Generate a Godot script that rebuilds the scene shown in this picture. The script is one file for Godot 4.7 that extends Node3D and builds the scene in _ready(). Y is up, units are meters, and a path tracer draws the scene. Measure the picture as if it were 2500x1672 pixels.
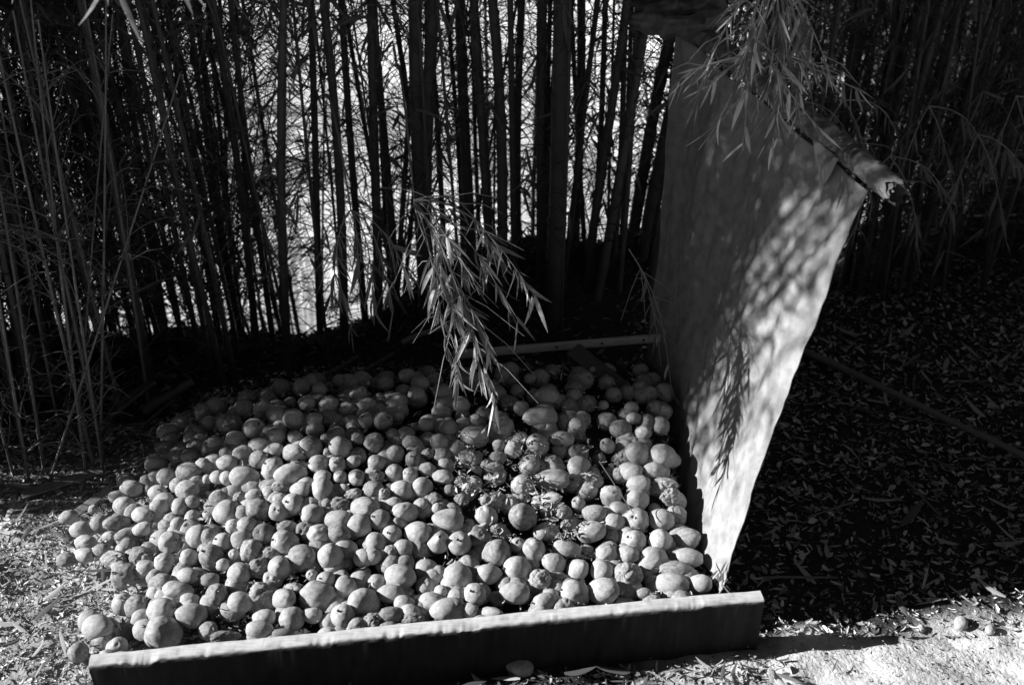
extends Node3D
# A heap of windfall fruit behind a timber plank, a canvas side sheet rolled over a bamboo pole, and a backlit bamboo stand.

const SHADOW := Vector3(2.6, -1.15, -0.08)     # the way sunlight travels

var rng := RandomNumberGenerator.new()
var used := {}
var mat := {}

# ------------------------------------------------------------------ mesh building
class Mb:
	var v := PackedVector3Array()
	var n := PackedVector3Array()
	var c := PackedColorArray()
	var i := PackedInt32Array()
	func vert(p: Vector3, nn: Vector3, col := Color(1, 1, 1)) -> int:
		v.append(p); n.append(nn); c.append(col)
		return v.size() - 1
	func tri(a: int, b: int, d: int) -> void:
		var g: Vector3 = (v[d] - v[a]).cross(v[b] - v[a])
		if g.dot(n[a] + n[b] + n[d]) >= 0.0:
			i.append(a); i.append(b); i.append(d)
		else:
			i.append(a); i.append(d); i.append(b)
	func quad(a: int, b: int, d: int, e: int) -> void:
		tri(a, b, d)
		tri(a, d, e)
	func tube(pts: Array, rad: Array, sides := 6, capped := true, col := Color(1, 1, 1)) -> void:
		var first := v.size()
		var m := pts.size()
		var side := Vector3.ZERO
		for k in m:
			var p: Vector3 = pts[k]
			var nx: Vector3 = pts[mini(k + 1, m - 1)]
			var pv: Vector3 = pts[maxi(k - 1, 0)]
			var t: Vector3 = (nx - pv).normalized()
			if side == Vector3.ZERO:
				side = t.cross(Vector3.RIGHT if absf(t.x) < 0.8 else Vector3.FORWARD).normalized()
			side = (side - t * side.dot(t)).normalized()
			var up: Vector3 = t.cross(side)
			for s in sides:
				var a := TAU * s / sides
				var o: Vector3 = side * cos(a) + up * sin(a)
				vert(p + o * float(rad[k]), o, col)
		for k in m - 1:
			for s in sides:
				var s2 := (s + 1) % sides
				quad(first + k * sides + s, first + k * sides + s2, first + (k + 1) * sides + s2, first + (k + 1) * sides + s)
		if capped:
			for e in 2:
				var k := 0 if e == 0 else m - 1
				var q := k - 1 if e == 1 else 1
				var t2: Vector3 = ((pts[k] as Vector3) - (pts[q] as Vector3)).normalized()
				var mid := vert(pts[k], t2, col)
				var ring := []
				for s in sides:
					ring.append(vert(v[first + k * sides + s], t2, col))
				for s in sides:
					tri(mid, ring[s], ring[(s + 1) % sides])
	# a leaf blade: base, direction, the side its face looks to, length, width, how far it droops
	func leaf(p: Vector3, d: Vector3, face: Vector3, l: float, w: float, droop := 0.15, segs := 4, fold := 0.25, col := Color(1, 1, 1)) -> void:
		var side: Vector3 = d.cross(face).normalized()
		var up: Vector3 = side.cross(d).normalized()
		var last := []
		for k in segs + 1:
			var t := float(k) / segs
			var half := w * 0.5 * pow(sin(PI * minf(1.0, 0.08 + t * 0.92)), 0.75) * (1.0 - 0.35 * t)
			if k == segs: half = w * 0.02
			var q: Vector3 = p + d * (l * t) - up * (droop * l * t * t)
			var a := vert(q - side * half + up * half * fold, (up + side * fold * 0.8).normalized(), col)
			var b := vert(q, up, col)
			var e := vert(q + side * half + up * half * fold, (up - side * fold * 0.8).normalized(), col)
			if last.size():
				quad(last[0], last[1], b, a)
				quad(last[1], last[2], e, b)
			last = [a, b, e]
	# a box with chamfered long edges is made by section(); this one is plain with its own face normals
	func box(x: Transform3D, h: Vector3, col := Color(1, 1, 1)) -> void:
		for ax in 3:
			for sg in [-1.0, 1.0]:
				var nn := Vector3.ZERO
				nn[ax] = sg
				var u := Vector3.ZERO
				u[(ax + 1) % 3] = 1.0
				var w := Vector3.ZERO
				w[(ax + 2) % 3] = 1.0
				var q := []
				for st in [[-1, -1], [1, -1], [1, 1], [-1, 1]]:
					q.append(vert(x * ((nn + u * st[0] + w * st[1]) * h), (x.basis * nn).normalized(), col))
				quad(q[0], q[1], q[2], q[3])
	# a lathe-like skin: rows of rings of equal length, closed round each ring, normals averaged
	func skin(rows: int, cols: int, at: Callable, closed := true, colour = null) -> void:
		var first := v.size()
		for r in rows:
			for q in cols:
				vert(at.call(r, q), Vector3.ZERO, Color(1, 1, 1) if colour == null else (colour as Callable).call(r, q))
		var acc := PackedVector3Array()
		acc.resize(rows * cols)
		var fs := []
		var cc := cols if closed else cols - 1
		for r in rows - 1:
			for q in cc:
				var a := r * cols + q
				var b := r * cols + (q + 1) % cols
				var d := (r + 1) * cols + (q + 1) % cols
				var e := (r + 1) * cols + q
				for t in [[a, b, d], [a, d, e]]:
					var g: Vector3 = (v[first + t[2]] - v[first + t[0]]).cross(v[first + t[1]] - v[first + t[0]])
					for k in 3:
						acc[t[k]] += g
					fs.append(t)
		for k in rows * cols:
			n[first + k] = acc[k].normalized() if acc[k].length() > 1e-12 else Vector3.UP
		for t in fs:
			i.append(first + t[0]); i.append(first + t[1]); i.append(first + t[2])
	func add(o: Mb, tone: float) -> void:
		var first := v.size()
		v.append_array(o.v)
		n.append_array(o.n)
		var cc := PackedColorArray()
		cc.resize(o.v.size())
		cc.fill(Color(tone, tone, tone))
		c.append_array(cc)
		for k in o.i: i.append(first + k)
	func done() -> ArrayMesh:
		var m := ArrayMesh.new()
		var a := []
		a.resize(Mesh.ARRAY_MAX)
		a[Mesh.ARRAY_VERTEX] = v
		a[Mesh.ARRAY_NORMAL] = n
		a[Mesh.ARRAY_COLOR] = c
		a[Mesh.ARRAY_INDEX] = i
		m.add_surface_from_arrays(Mesh.PRIMITIVE_TRIANGLES, a)
		return m

# ------------------------------------------------------------------ naming
func numbered(called: String) -> String:
	used[called] = int(used.get(called, -1)) + 1
	return called if used[called] == 0 else "%s_%03d" % [called, used[called]]

func thing(called: String, label: String, category: String, at := Vector3.ZERO, group := "") -> Node3D:
	var o := Node3D.new()
	o.name = numbered(called)
	add_child(o, true)
	o.position = at
	tag(o, label, category, group)
	return o

func tag(o: Node, label: String, category: String, group := "", kind := "") -> void:
	if label: o.set_meta("label", label)
	if category: o.set_meta("category", category)
	if group: o.set_meta("group", group)
	if kind: o.set_meta("kind", kind)

func obj(called: String, m: Mesh, material: Material, parent: Node = null) -> MeshInstance3D:
	var o := MeshInstance3D.new()
	o.mesh = m
	o.material_override = material
	if parent == null:
		o.name = numbered(called)
		add_child(o, true)
	else:
		o.name = called
		parent.add_child(o, true)
	return o

func scatter(called: String, m: Mesh, material: Material, where: Array, tint: PackedColorArray, label: String, category: String, parent: Node = null) -> void:
	var mm := MultiMesh.new()
	mm.transform_format = MultiMesh.TRANSFORM_3D
	mm.use_colors = true
	mm.mesh = m
	mm.instance_count = where.size()
	for k in where.size():
		mm.set_instance_transform(k, where[k])
		mm.set_instance_color(k, tint[k])
	var o := MultiMeshInstance3D.new()
	o.multimesh = mm
	o.material_override = material
	o.name = called if parent else numbered(called)
	if parent:
		parent.add_child(o, true)
	else:
		add_child(o, true)
	tag(o, label, category, "", "stuff")

# ------------------------------------------------------------------ materials
func grain(sd: int, freq: float, octaves: int, lo: float, hi: float, power := 1.0, kind := FastNoiseLite.TYPE_SIMPLEX_SMOOTH, size := 512, stretch := 1, spots := 0.0) -> ImageTexture:
	var f := FastNoiseLite.new()
	f.seed = sd
	f.noise_type = kind
	f.frequency = freq
	f.fractal_octaves = octaves
	f.fractal_gain = 0.6
	var im := f.get_seamless_image(size, size)
	im.convert(Image.FORMAT_L8)
	if stretch > 1:
		im.resize(size, size / stretch)
		var big := Image.create(size, size, false, Image.FORMAT_L8)
		for k in stretch:
			big.blit_rect(im, Rect2i(0, 0, size, size / stretch), Vector2i(0, k * size / stretch))
		im = big
	var b := im.get_data()
	var sp := PackedByteArray()
	if spots > 0.0:                                                      # small dark scabs and pores of uneven size
		var g := FastNoiseLite.new()
		g.seed = sd + 50
		g.noise_type = FastNoiseLite.TYPE_CELLULAR
		g.cellular_return_type = FastNoiseLite.RETURN_DISTANCE
		g.frequency = 0.035
		g.fractal_type = FastNoiseLite.FRACTAL_NONE
		g.domain_warp_enabled = true
		g.domain_warp_amplitude = 14.0
		g.domain_warp_frequency = 0.03
		var si := g.get_seamless_image(size, size)
		si.convert(Image.FORMAT_L8)
		sp = si.get_data()
	var out := PackedByteArray()
	out.resize(b.size() * 3)
	for k in b.size():
		var t := pow(b[k] / 255.0, power)
		var tone := lo + (hi - lo) * t
		if spots > 0.0: tone *= 1.0 - spots * smoothstep(0.17, 0.05, sp[k] / 255.0) * smoothstep(0.35, 0.7, b[(k * 7 + 4000) % b.size()] / 255.0 + 0.25)
		var s := int(clampf(pow(tone, 1.0 / 2.2) * 255.0, 0, 255))
		out[k * 3] = s
		out[k * 3 + 1] = s
		out[k * 3 + 2] = s
	return ImageTexture.create_from_image(Image.create_from_data(size, size, false, Image.FORMAT_RGB8, out))

func grey(v: float) -> Color:
	return Color(v, v, v).linear_to_srgb()

# a matt surface of linear tone v, with an optional mottling (values round 1) and relief, laid on in three planes
func matt(v: float, rough := 0.9, mottle: Texture2D = null, scale := 1.0, relief: Texture2D = null, depth := 0.1, in_world := false, tinted := false) -> StandardMaterial3D:
	var m := StandardMaterial3D.new()
	m.albedo_color = grey(v)
	m.roughness = rough
	m.metallic_specular = 0.3
	if mottle:
		m.albedo_texture = mottle
	if relief:
		m.heightmap_enabled = true
		m.heightmap_texture = relief
		m.heightmap_scale = depth
	if mottle or relief:
		m.uv1_triplanar = true
		m.uv1_world_triplanar = in_world
		m.uv1_scale = Vector3.ONE * scale
	m.vertex_color_use_as_albedo = tinted
	return m

# ------------------------------------------------------------------ lie of the land
func sm(a: float, b: float, x: float) -> float:
	return smoothstep(a, b, x)

func behind_plank(x: float, z: float) -> float:
	return (x + 0.85) * -0.1214 - (z + 1.43) * 0.9926 - 0.04

func pile_top(x: float, z: float) -> float:                          # where the centres of the upper fruit lie
	var d := behind_plank(x, z)
	var a := sm(-1.15, -0.35, x + 0.25 * maxf(0.0, d - 0.1))
	return 0.035 + a * (0.06 + 0.16 * sm(0.0, 0.75, d)) * (0.25 + 0.75 * (1.0 - sm(0.82, 1.15, d)))

var lumps := FastNoiseLite.new()

func ground_y(x: float, z: float) -> float:
	var y := lumps.get_noise_2d(x * 60.0, z * 60.0) * 0.02 + lumps.get_noise_2d(x * 260.0, z * 260.0) * 0.006
	var d := behind_plank(x, z)
	# earth and rotted fruit under the heap
	var inside := sm(-0.035, -0.01, d) * (1.0 - sm(0.40, 0.46, x)) * sm(-1.35, -0.9, x) * (1.0 - sm(1.0, 1.3, d))
	if inside > 0.0:
		y += inside * maxf(0.0, pile_top(x, z) - 0.062)
	# low bank along the foot of the bamboo
	y += 0.26 * sm(-0.75, 0.0, x) * (1.0 - sm(0.55, 0.95, x)) * exp(-pow((z + 3.2) / 0.28, 2.0))
	# the land falls away behind the stand on the left, and runs on level on the right
	var open := 1.0 - sm(0.7, 1.9, x + (z + 3.6) * 0.12)
	var lip := -2.88 - 0.28 * sm(-0.5, 0.1, x) + 0.1 * lumps.get_noise_2d(x * 40.0, 7.0)
	y -= open * 2.0 * sm(lip, lip - 2.3, z)
	y += lumps.get_noise_2d(x * 4.0, z * 4.0) * 0.2 * sm(-5.0, -9.0, z)
	return y

func axis_steps(breaks: Array) -> PackedFloat32Array:                 # [from, to, step] runs joined into one list of coordinates
	var out := PackedFloat32Array()
	for b in breaks:
		var x: float = b[0]
		while x < b[1] - 1e-4:
			out.append(x)
			x += b[2]
	out.append(breaks[-1][1])
	return out

# ------------------------------------------------------------------ fruit
var fruit_mesh := []

func make_fruit(sd: int, egg: float, lump: float, dimple: float, neck := 0.0, rot := 0.0) -> ArrayMesh:
	var f := FastNoiseLite.new()
	f.seed = sd
	f.frequency = 1.0
	f.fractal_octaves = 3
	var m := Mb.new()
	var rows := 30
	var cols := 36
	m.skin(rows, cols, func(r: int, q: int) -> Vector3:
		var th := PI * r / (rows - 1)
		var ph := TAU * q / cols
		var x := cos(th)
		var rad := sin(th)
		rad *= 1.0 + egg * x
		if neck > 0.0:
			rad *= 1.0 - neck * sm(0.1, 0.75, x)
			x *= 1.0 + 0.12 * sm(0.2, 1.0, x)
		x -= dimple * exp(-pow(th / 0.26, 2.0)) - dimple * 0.7 * exp(-pow((PI - th) / 0.2, 2.0))
		var p := Vector3(x, rad * cos(ph), rad * sin(ph))
		var big := f.get_noise_3dv(p * 0.55)
		var mid := f.get_noise_3dv(p * 1.5 + Vector3(9, 3, 1))
		var k := 1.0 + lump * (big * 0.8 + mid * 0.35)
		if rot > 0.0:
			var w := absf(f.get_noise_3dv(p * 2.2 + Vector3(4, 7, 2)))
			k += rot * (f.get_noise_3dv(p * 2.4) * 0.45 - 0.3 * sm(0.22, 0.0, w)) - rot * 0.6 * sm(0.1, 0.5, f.get_noise_3dv(p * 0.9 + Vector3(2, 2, 8)))
		return p * k)
	fix(m)
	return m.done()

var stalk_mesh: ArrayMesh
var calyx_mesh: ArrayMesh

func fruit_basis(a: float, b: float, ang: float, roll: float, tip: float) -> Basis:
	# the long axis lies across the slope of the heap at the given turn, tipped a little towards or away from the plank
	var t := deg_to_rad(ang)
	var ax := Vector3(cos(t), -sin(t) * 0.866, -sin(t) * 0.5).normalized()
	ax = (ax + Vector3(0, 0.5, 0.866) * tip).normalized()
	var up := Vector3(0, 1, 0.4)
	var y := (up - ax * up.dot(ax)).normalized()
	var z := ax.cross(y)
	return Basis(ax * a, (y * cos(roll) + z * sin(roll)) * b, (z * cos(roll) - y * sin(roll)) * b)

# ------------------------------------------------------------------ bamboo
var culm_mesh := []
var twig_mesh := []
var leaf_mass := []
var cane_bare := []                                                    # culm, twigs (and leaves) in one, for the thickets
var cane_lush := []
var blade := []

func make_culm(sd: int, h: float) -> Mb:                        # radius 1 cm at the foot
	rng.seed = sd
	var m := Mb.new()
	var pts := []
	var rad := []
	var y := -0.05
	var bend := Vector3(rng.randf_range(-1, 1), 0, rng.randf_range(-1, 1)) * 0.05
	while y < h:
		var step := rng.randf_range(0.13, 0.24)
		for k in [[0.0, 1.22], [0.012, 0.97], [0.5, 1.0], [0.93, 1.04]]:
			var yy: float = y + step * k[0]
			pts.append(Vector3(0, yy, 0) + bend * yy * yy * 0.35 + Vector3(sin(yy * 3.1 + sd), 0, cos(yy * 2.3 + sd)) * 0.006)
			rad.append(0.01 * (1.0 - 0.55 * yy / h) * float(k[1]))
		y += step
	m.tube(pts, rad, 8, true)
	return m

func make_twigs(sd: int, h: float, from: float, each: float, reach: float, leaves_at: float) -> Array:
	rng.seed = sd
	var m := Mb.new()
	var lf := Mb.new()
	var y := from
	while y < h:
		for k in rng.randi_range(1, 3):
			var az := rng.randf() * TAU
			var el := rng.randf_range(0.35, 1.15)
			var d := Vector3(cos(az) * cos(el), sin(el), sin(az) * cos(el))
			var l := reach * rng.randf_range(0.4, 1.0)
			var pts := []
			var p := Vector3(0, y, 0)
			for s in 5:
				pts.append(p)
				d = (d + Vector3(rng.randf_range(-0.22, 0.22), -0.10 * s, rng.randf_range(-0.22, 0.22))).normalized()
				p += d * l / 4.0
			m.tube(pts, [0.0022, 0.0019, 0.0016, 0.0012, 0.0007], 3, false)
			for s in range(1, 5):
				if rng.randf() < 0.55:
					var q: Vector3 = pts[s]
					var dd := Vector3(rng.randf_range(-1, 1), rng.randf_range(-0.3, 0.8), rng.randf_range(-1, 1)).normalized()
					var e: Vector3 = q + dd * l * rng.randf_range(0.2, 0.45)
					m.tube([q, (q + e) * 0.5 + Vector3(0, 0.01, 0), e], [0.0013, 0.001, 0.0006], 3, false)
					if rng.randf() < leaves_at * (0.35 + 0.65 * sm(0.6, 1.5, y)):
						for w in rng.randi_range(1, 3):
							var hang := Vector3(rng.randf_range(-0.7, 0.7), rng.randf_range(-1.2, 0.1), rng.randf_range(-0.7, 0.7)).normalized()
							lf.leaf(e, hang, Vector3(rng.randf_range(-1, 1), 0.6, rng.randf_range(-1, 1)).normalized(), rng.randf_range(0.06, 0.13), rng.randf_range(0.008, 0.014), 0.15, 3)
		y += each * rng.randf_range(0.5, 1.5)
	if lf.v.is_empty():
		lf.leaf(Vector3(0, h * 0.9, 0), Vector3(0.6, -0.8, 0), Vector3(0, 0.6, 0.8), 0.1, 0.012)
	return [m, lf]

func upright(x: float, z: float, lean: Vector2, yaw: float) -> Transform3D:
	var up := Vector3(lean.x, 1, lean.y).normalized()
	var b := Basis(Quaternion(Vector3.UP, up)) * Basis(Vector3.UP, yaw)
	return Transform3D(b, Vector3(x, ground_y(x, z) - 0.03, z))

var canes := []                                                        # one finished cane of each make, for duplicate()

func place_cane(make: int, x: float, z: float, r: float, lean: Vector2, bare: bool, called := "bamboo_cane") -> Node3D:
	var key := make + (100 if bare else 0)
	var o: Node3D
	var found = null
	for c in canes:
		if c[0] == key: found = c[1]
	if found == null:
		o = Node3D.new()
		obj("culm", culm_mesh[make], mat.culm, o)
		obj("twig", twig_mesh[make], mat.twig, o).set_meta("kind", "stuff")
		if not bare:
			obj("foliage", leaf_mass[make], mat.leaf_dark, o).set_meta("kind", "stuff")
		canes.append([key, o])
	else:
		o = (found as Node3D).duplicate()
	o.name = numbered(called)
	add_child(o, true)
	o.transform = upright(x, z, lean, rng.randf() * TAU)
	(o.get_child(0) as Node3D).scale = Vector3(r / 0.01, 1, r / 0.01)
	return o

# superlatives that single things out within a zone; rows: Dictionary with the node and its measures
func single_out(rows: Array, measures: Array, sentence: Callable, shared: Callable, group: String) -> void:
	var left := rows.duplicate()
	for rank in ["", "second ", "third ", "fourth "]:
		for ms in measures:
			if left.is_empty(): return
			var order := rows.duplicate()
			order.sort_custom(func(p, q): return p[ms[0]] > q[ms[0]] if ms[1] > 0 else p[ms[0]] < q[ms[0]])
			var k := ["", "second ", "third ", "fourth "].find(rank)
			if k >= order.size(): continue
			var got = order[k]
			if left.has(got):
				left.erase(got)
				tag(got.node, sentence.call(rank + ms[2], got), "", group)
	for r in left:
		tag(r.node, shared.call(r), "", group)

# ------------------------------------------------------------------ hanging sprays of leaves
func spray(called: String, label: String, group: String, root: Vector3, tips: Array, per: int, pale: float, leaf_len: float, sag: float, stem_r := 0.0025, bare := 3, low := 0.35, spread := 1.0, held := Vector3.ZERO) -> void:
	var t := thing(called, label, "branch", root, group)
	if held != Vector3.ZERO:                                             # the arching stem it hangs from
		var arch := []
		var thick := []
		for s in 12:
			var u := s / 11.0
			arch.append((held - root) * (1.0 - u) + Vector3(0, 0.10 * sin(PI * u), 0))
			thick.append(lerpf(0.0048, stem_r, u))
		var am := Mb.new()
		am.tube(arch, thick, 6)
		obj("stem", am.done(), mat.twig_pale, t)
	for k in tips.size():
		var e: Vector3 = (tips[k] as Vector3) - root
		var pts := []
		var rad := []
		var bend := Vector3(rng.randf_range(-0.03, 0.03), sag, rng.randf_range(-0.03, 0.03))
		for s in 9:
			var u := s / 8.0
			pts.append(e * u + bend * sin(PI * u))
			rad.append(lerpf(stem_r, 0.0008, u))
		var st := Mb.new()
		st.tube(pts, rad, 5, true)
		obj("twig", st.done(), mat.twig_pale, t)
		for w in bare:                                                   # bare side twigs
			var u0 := rng.randf_range(0.1, 0.85)
			var q0 := (e * u0 + bend * sin(PI * u0)) as Vector3
			var q1 := q0 + (e.normalized() * 0.8 + Vector3(rng.randf_range(-1, 1), rng.randf_range(-0.7, 0.5), rng.randf_range(-0.7, 0.7))).normalized() * e.length() * rng.randf_range(0.15, 0.5)
			var tw := Mb.new()
			tw.tube([q0, (q0 + q1) * 0.5 + Vector3(0, 0.012, 0), q1], [0.0012, 0.001, 0.0005], 4)
			obj("twig", tw.done(), mat.twig_pale, t)
		for w in per:
			var u := rng.randf_range(low, 1.0)
			var at := (e * u + bend * sin(PI * u)) as Vector3
			var d := (e.normalized() * 0.5 + Vector3(rng.randf_range(-0.6, 0.6), rng.randf_range(-1.4, -0.2), rng.randf_range(-0.6, 0.6)) * spread).normalized()
			var face := Vector3(rng.randf_range(-1, 0.3), 0.1, rng.randf_range(-0.6, 1)).normalized()
			var l := leaf_len * rng.randf_range(0.5, 1.15)
			var o := obj("leaf", blade[rng.randi() % blade.size()], mat.leaf_pale if rng.randf() < pale else mat.leaf_mid, t)
			var y := -d
			var x := y.cross(face).normalized()
			o.transform = Transform3D(Basis(x * l, y * l, x.cross(y) * l), at)

# ------------------------------------------------------------------ everything
func _ready() -> void:
	# camera
	var cam := Camera3D.new()
	cam.name = "camera"
	cam.fov = 37.65
	cam.near = 0.02
	cam.far = 400.0
	cam.position = Vector3(0, 1.7, 0)
	cam.rotation_degrees = Vector3(-30, 0, 0)
	var lens := CameraAttributesPhysical.new()
	lens.frustum_focal_length = 35.2
	lens.frustum_focus_distance = 2.35
	lens.frustum_near = 0.02
	lens.frustum_far = 400.0
	lens.exposure_aperture = 3.4
	cam.attributes = lens
	cam.fov = 37.65
	add_child(cam)
	# sky: a deep sky, paler near the horizon
	var env := Environment.new()
	env.background_mode = Environment.BG_SKY
	var sky := ProceduralSkyMaterial.new()
	sky.sky_top_color = grey(0.026)
	sky.sky_horizon_color = grey(0.064)
	sky.sky_curve = 0.12
	sky.ground_bottom_color = grey(0.03)
	sky.ground_horizon_color = grey(0.06)
	sky.sun_angle_max = 1.0
	env.sky = Sky.new()
	env.sky.sky_material = sky
	env.tonemap_mode = Environment.TONE_MAPPER_LINEAR
	env.tonemap_exposure = 1.9
	env.sdfgi_enabled = true
	env.ssao_enabled = true
	env.ssil_enabled = true
	var we := WorldEnvironment.new()
	we.name = "environment"
	we.environment = env
	add_child(we)
	# sun: low, from the far left
	var sun := DirectionalLight3D.new()
	sun.name = "sun"
	sun.light_energy = 1.6
	sun.light_angular_distance = 0.53
	sun.shadow_enabled = true
	add_child(sun)
	sun.look_at_from_position(Vector3.ZERO, SHADOW, Vector3.UP)

	lumps.seed = 5
	lumps.frequency = 0.05
	lumps.fractal_octaves = 3
	make_materials()
	make_shapes()
	build_ground()
	build_plank()
	build_canvas()
	build_bamboo()
	build_fruit()
	build_sprays()
	build_odds()
	build_litter()
	build_far_grass()
	for c in get_children():
		if c is MeshInstance3D or c is MultiMeshInstance3D:
			(c as GeometryInstance3D).cast_shadow = GeometryInstance3D.SHADOW_CASTING_SETTING_ON

func make_materials() -> void:
	var blotch := grain(3, 0.012, 5, 0.72, 1.12)
	var bruised := grain(4, 0.016, 6, 0.46, 1.2, 1.0, FastNoiseLite.TYPE_SIMPLEX_SMOOTH, 512, 1, 0.6)
	var fine := grain(8, 0.05, 4, 0.0, 1.0)
	var pores := grain(12, 0.09, 3, 0.0, 1.0)
	var rotty := grain(21, 0.018, 5, 0.18, 1.25, 0.9)
	var wood := grain(31, 0.012, 5, 0.55, 1.15, 1.0, FastNoiseLite.TYPE_SIMPLEX_SMOOTH, 512, 8)
	var plank_grain := grain(33, 0.014, 5, 0.7, 1.12, 1.0, FastNoiseLite.TYPE_SIMPLEX_SMOOTH, 512, 8)
	var soil := grain(41, 0.03, 5, 0.55, 1.3, 1.0)
	var stained := grain(53, 0.02, 6, 0.5, 1.22, 0.9)
	var weave_up := grain(52, 0.2, 2, 0.0, 1.0)
	mat.ground = matt(1.0, 0.95, soil, 2.3, fine, 0.4, true, true)
	mat.fruit = [matt(0.50, 0.62, bruised, 0.35, pores, 0.008), matt(0.45, 0.6, bruised, 0.42, pores, 0.008), matt(0.36, 0.65, rotty, 0.3, pores, 0.012)]
	mat.rotten = [matt(0.42, 0.85, rotty, 0.45, fine, 0.03), matt(0.30, 0.8, rotty, 0.5, fine, 0.03)]
	mat.calyx = matt(0.09, 0.9)
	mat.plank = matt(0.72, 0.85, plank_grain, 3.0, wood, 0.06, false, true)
	mat.batten = matt(0.26, 0.85, wood, 4.0)
	mat.batten_pale = matt(0.7, 0.85, wood, 4.0)
	mat.dark_wood = matt(0.10, 0.9, wood, 4.0)
	mat.nail = matt(0.03, 0.6)
	mat.canvas = matt(0.35, 0.95, stained, 2.2, weave_up, 0.05)
	mat.canvas_roll = matt(0.24, 0.95, rotty, 4.0, weave_up, 0.03)
	mat.canvas_old = matt(0.15, 0.95, rotty, 3.0, weave_up, 0.05)
	mat.pole = matt(0.15, 0.55, wood, 3.0)
	mat.culm = matt(0.085, 0.5, blotch, 3.0)
	mat.reed = matt(0.17, 0.55, blotch, 3.0)
	mat.twig = matt(0.07, 0.8)
	mat.twig_reed = matt(0.13, 0.8)
	mat.twig_pale = matt(0.26, 0.8)
	mat.leaf_dark = leafy(0.09)
	mat.thicket = leafy(1.0)
	mat.thicket.vertex_color_use_as_albedo = true
	mat.leaf_mid = leafy(0.13)
	mat.leaf_pale = leafy(0.5)
	mat.litter = matt(1.0, 0.9, null, 1.0, null, 0.1, false, true)
	mat.stone = matt(0.42, 0.9, blotch, 0.6, fine, 0.05)

func leafy(v: float) -> StandardMaterial3D:
	var m := matt(v, 0.6)
	m.backlight_enabled = true
	m.backlight = Color(0.5, 0.5, 0.5)
	m.cull_mode = BaseMaterial3D.CULL_DISABLED
	return m

func make_shapes() -> void:
	#                     seed egg lump dimple neck rot
	for k in [[1, 0.08, 0.10, 0.05], [2, 0.16, 0.14, 0.08], [3, 0.02, 0.12, 0.18], [4, 0.20, 0.10, 0.02], [5, 0.10, 0.18, 0.12], [6, 0.0, 0.10, 0.04], [7, 0.14, 0.20, 0.06], [8, 0.06, 0.15, 0.2]]:
		fruit_mesh.append(make_fruit(k[0], k[1], k[2], k[3]))
	fruit_mesh.append(make_fruit(9, 0.0, 0.12, 0.02, 0.62))             # 8: pear-necked
	for k in 5:
		fruit_mesh.append(make_fruit(20 + k, 0.06, 0.26, 0.05, 0.0, 0.14 + 0.04 * k))   # 9..13: rotting
	var st := Mb.new()
	st.tube([Vector3(0, 0, 0), Vector3(0.18, 0.02, 0), Vector3(0.36, 0.08, 0.03)], [0.05, 0.035, 0.045], 6)
	stalk_mesh = st.done()
	var cx := Mb.new()
	for k in 5:
		var a := TAU * k / 5.0
		var o := Vector3(0, cos(a), sin(a))
		cx.leaf(Vector3(0, 0, 0) + o * 0.03, (o * 0.7 + Vector3(0.7, 0, 0)).normalized(), Vector3(1, 0, 0) - o * 0.3, 0.24, 0.15, -0.3, 3)
	calyx_mesh = cx.done()
	for k in 4:
		var m := Mb.new()
		m.leaf(Vector3.ZERO, Vector3(0, -1, 0), Vector3(0, 0, 1), 1.0, [0.07, 0.10, 0.13, 0.17][k], [0.03, 0.10, -0.07, 0.18][k], 6, [0.2, 0.5, 0.35, 0.7][k])
		blade.append(m.done())
	for k in 10:
		var thin := k >= 7                                              # 0..3 stout, 4..6 middling, 7..9 reeds
		var cm := make_culm(60 + k, 2.9 if not thin else 1.25)
		culm_mesh.append(cm.done())
		var tw := make_twigs(80 + k, 2.8 if not thin else 1.2, 0.12, 0.085 if not thin else 0.10, 0.42 if not thin else 0.2, 0.55 if not thin else 0.1)
		twig_mesh.append((tw[0] as Mb).done())
		leaf_mass.append((tw[1] as Mb).done())
		for lush in 2:
			var all := Mb.new()
			all.add(cm, 0.085 if not thin else 0.17)
			all.add(tw[0], 0.07 if not thin else 0.13)
			if lush == 1: all.add(tw[1], 0.09)
			(cane_bare if lush == 0 else cane_lush).append(all.done())

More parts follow.
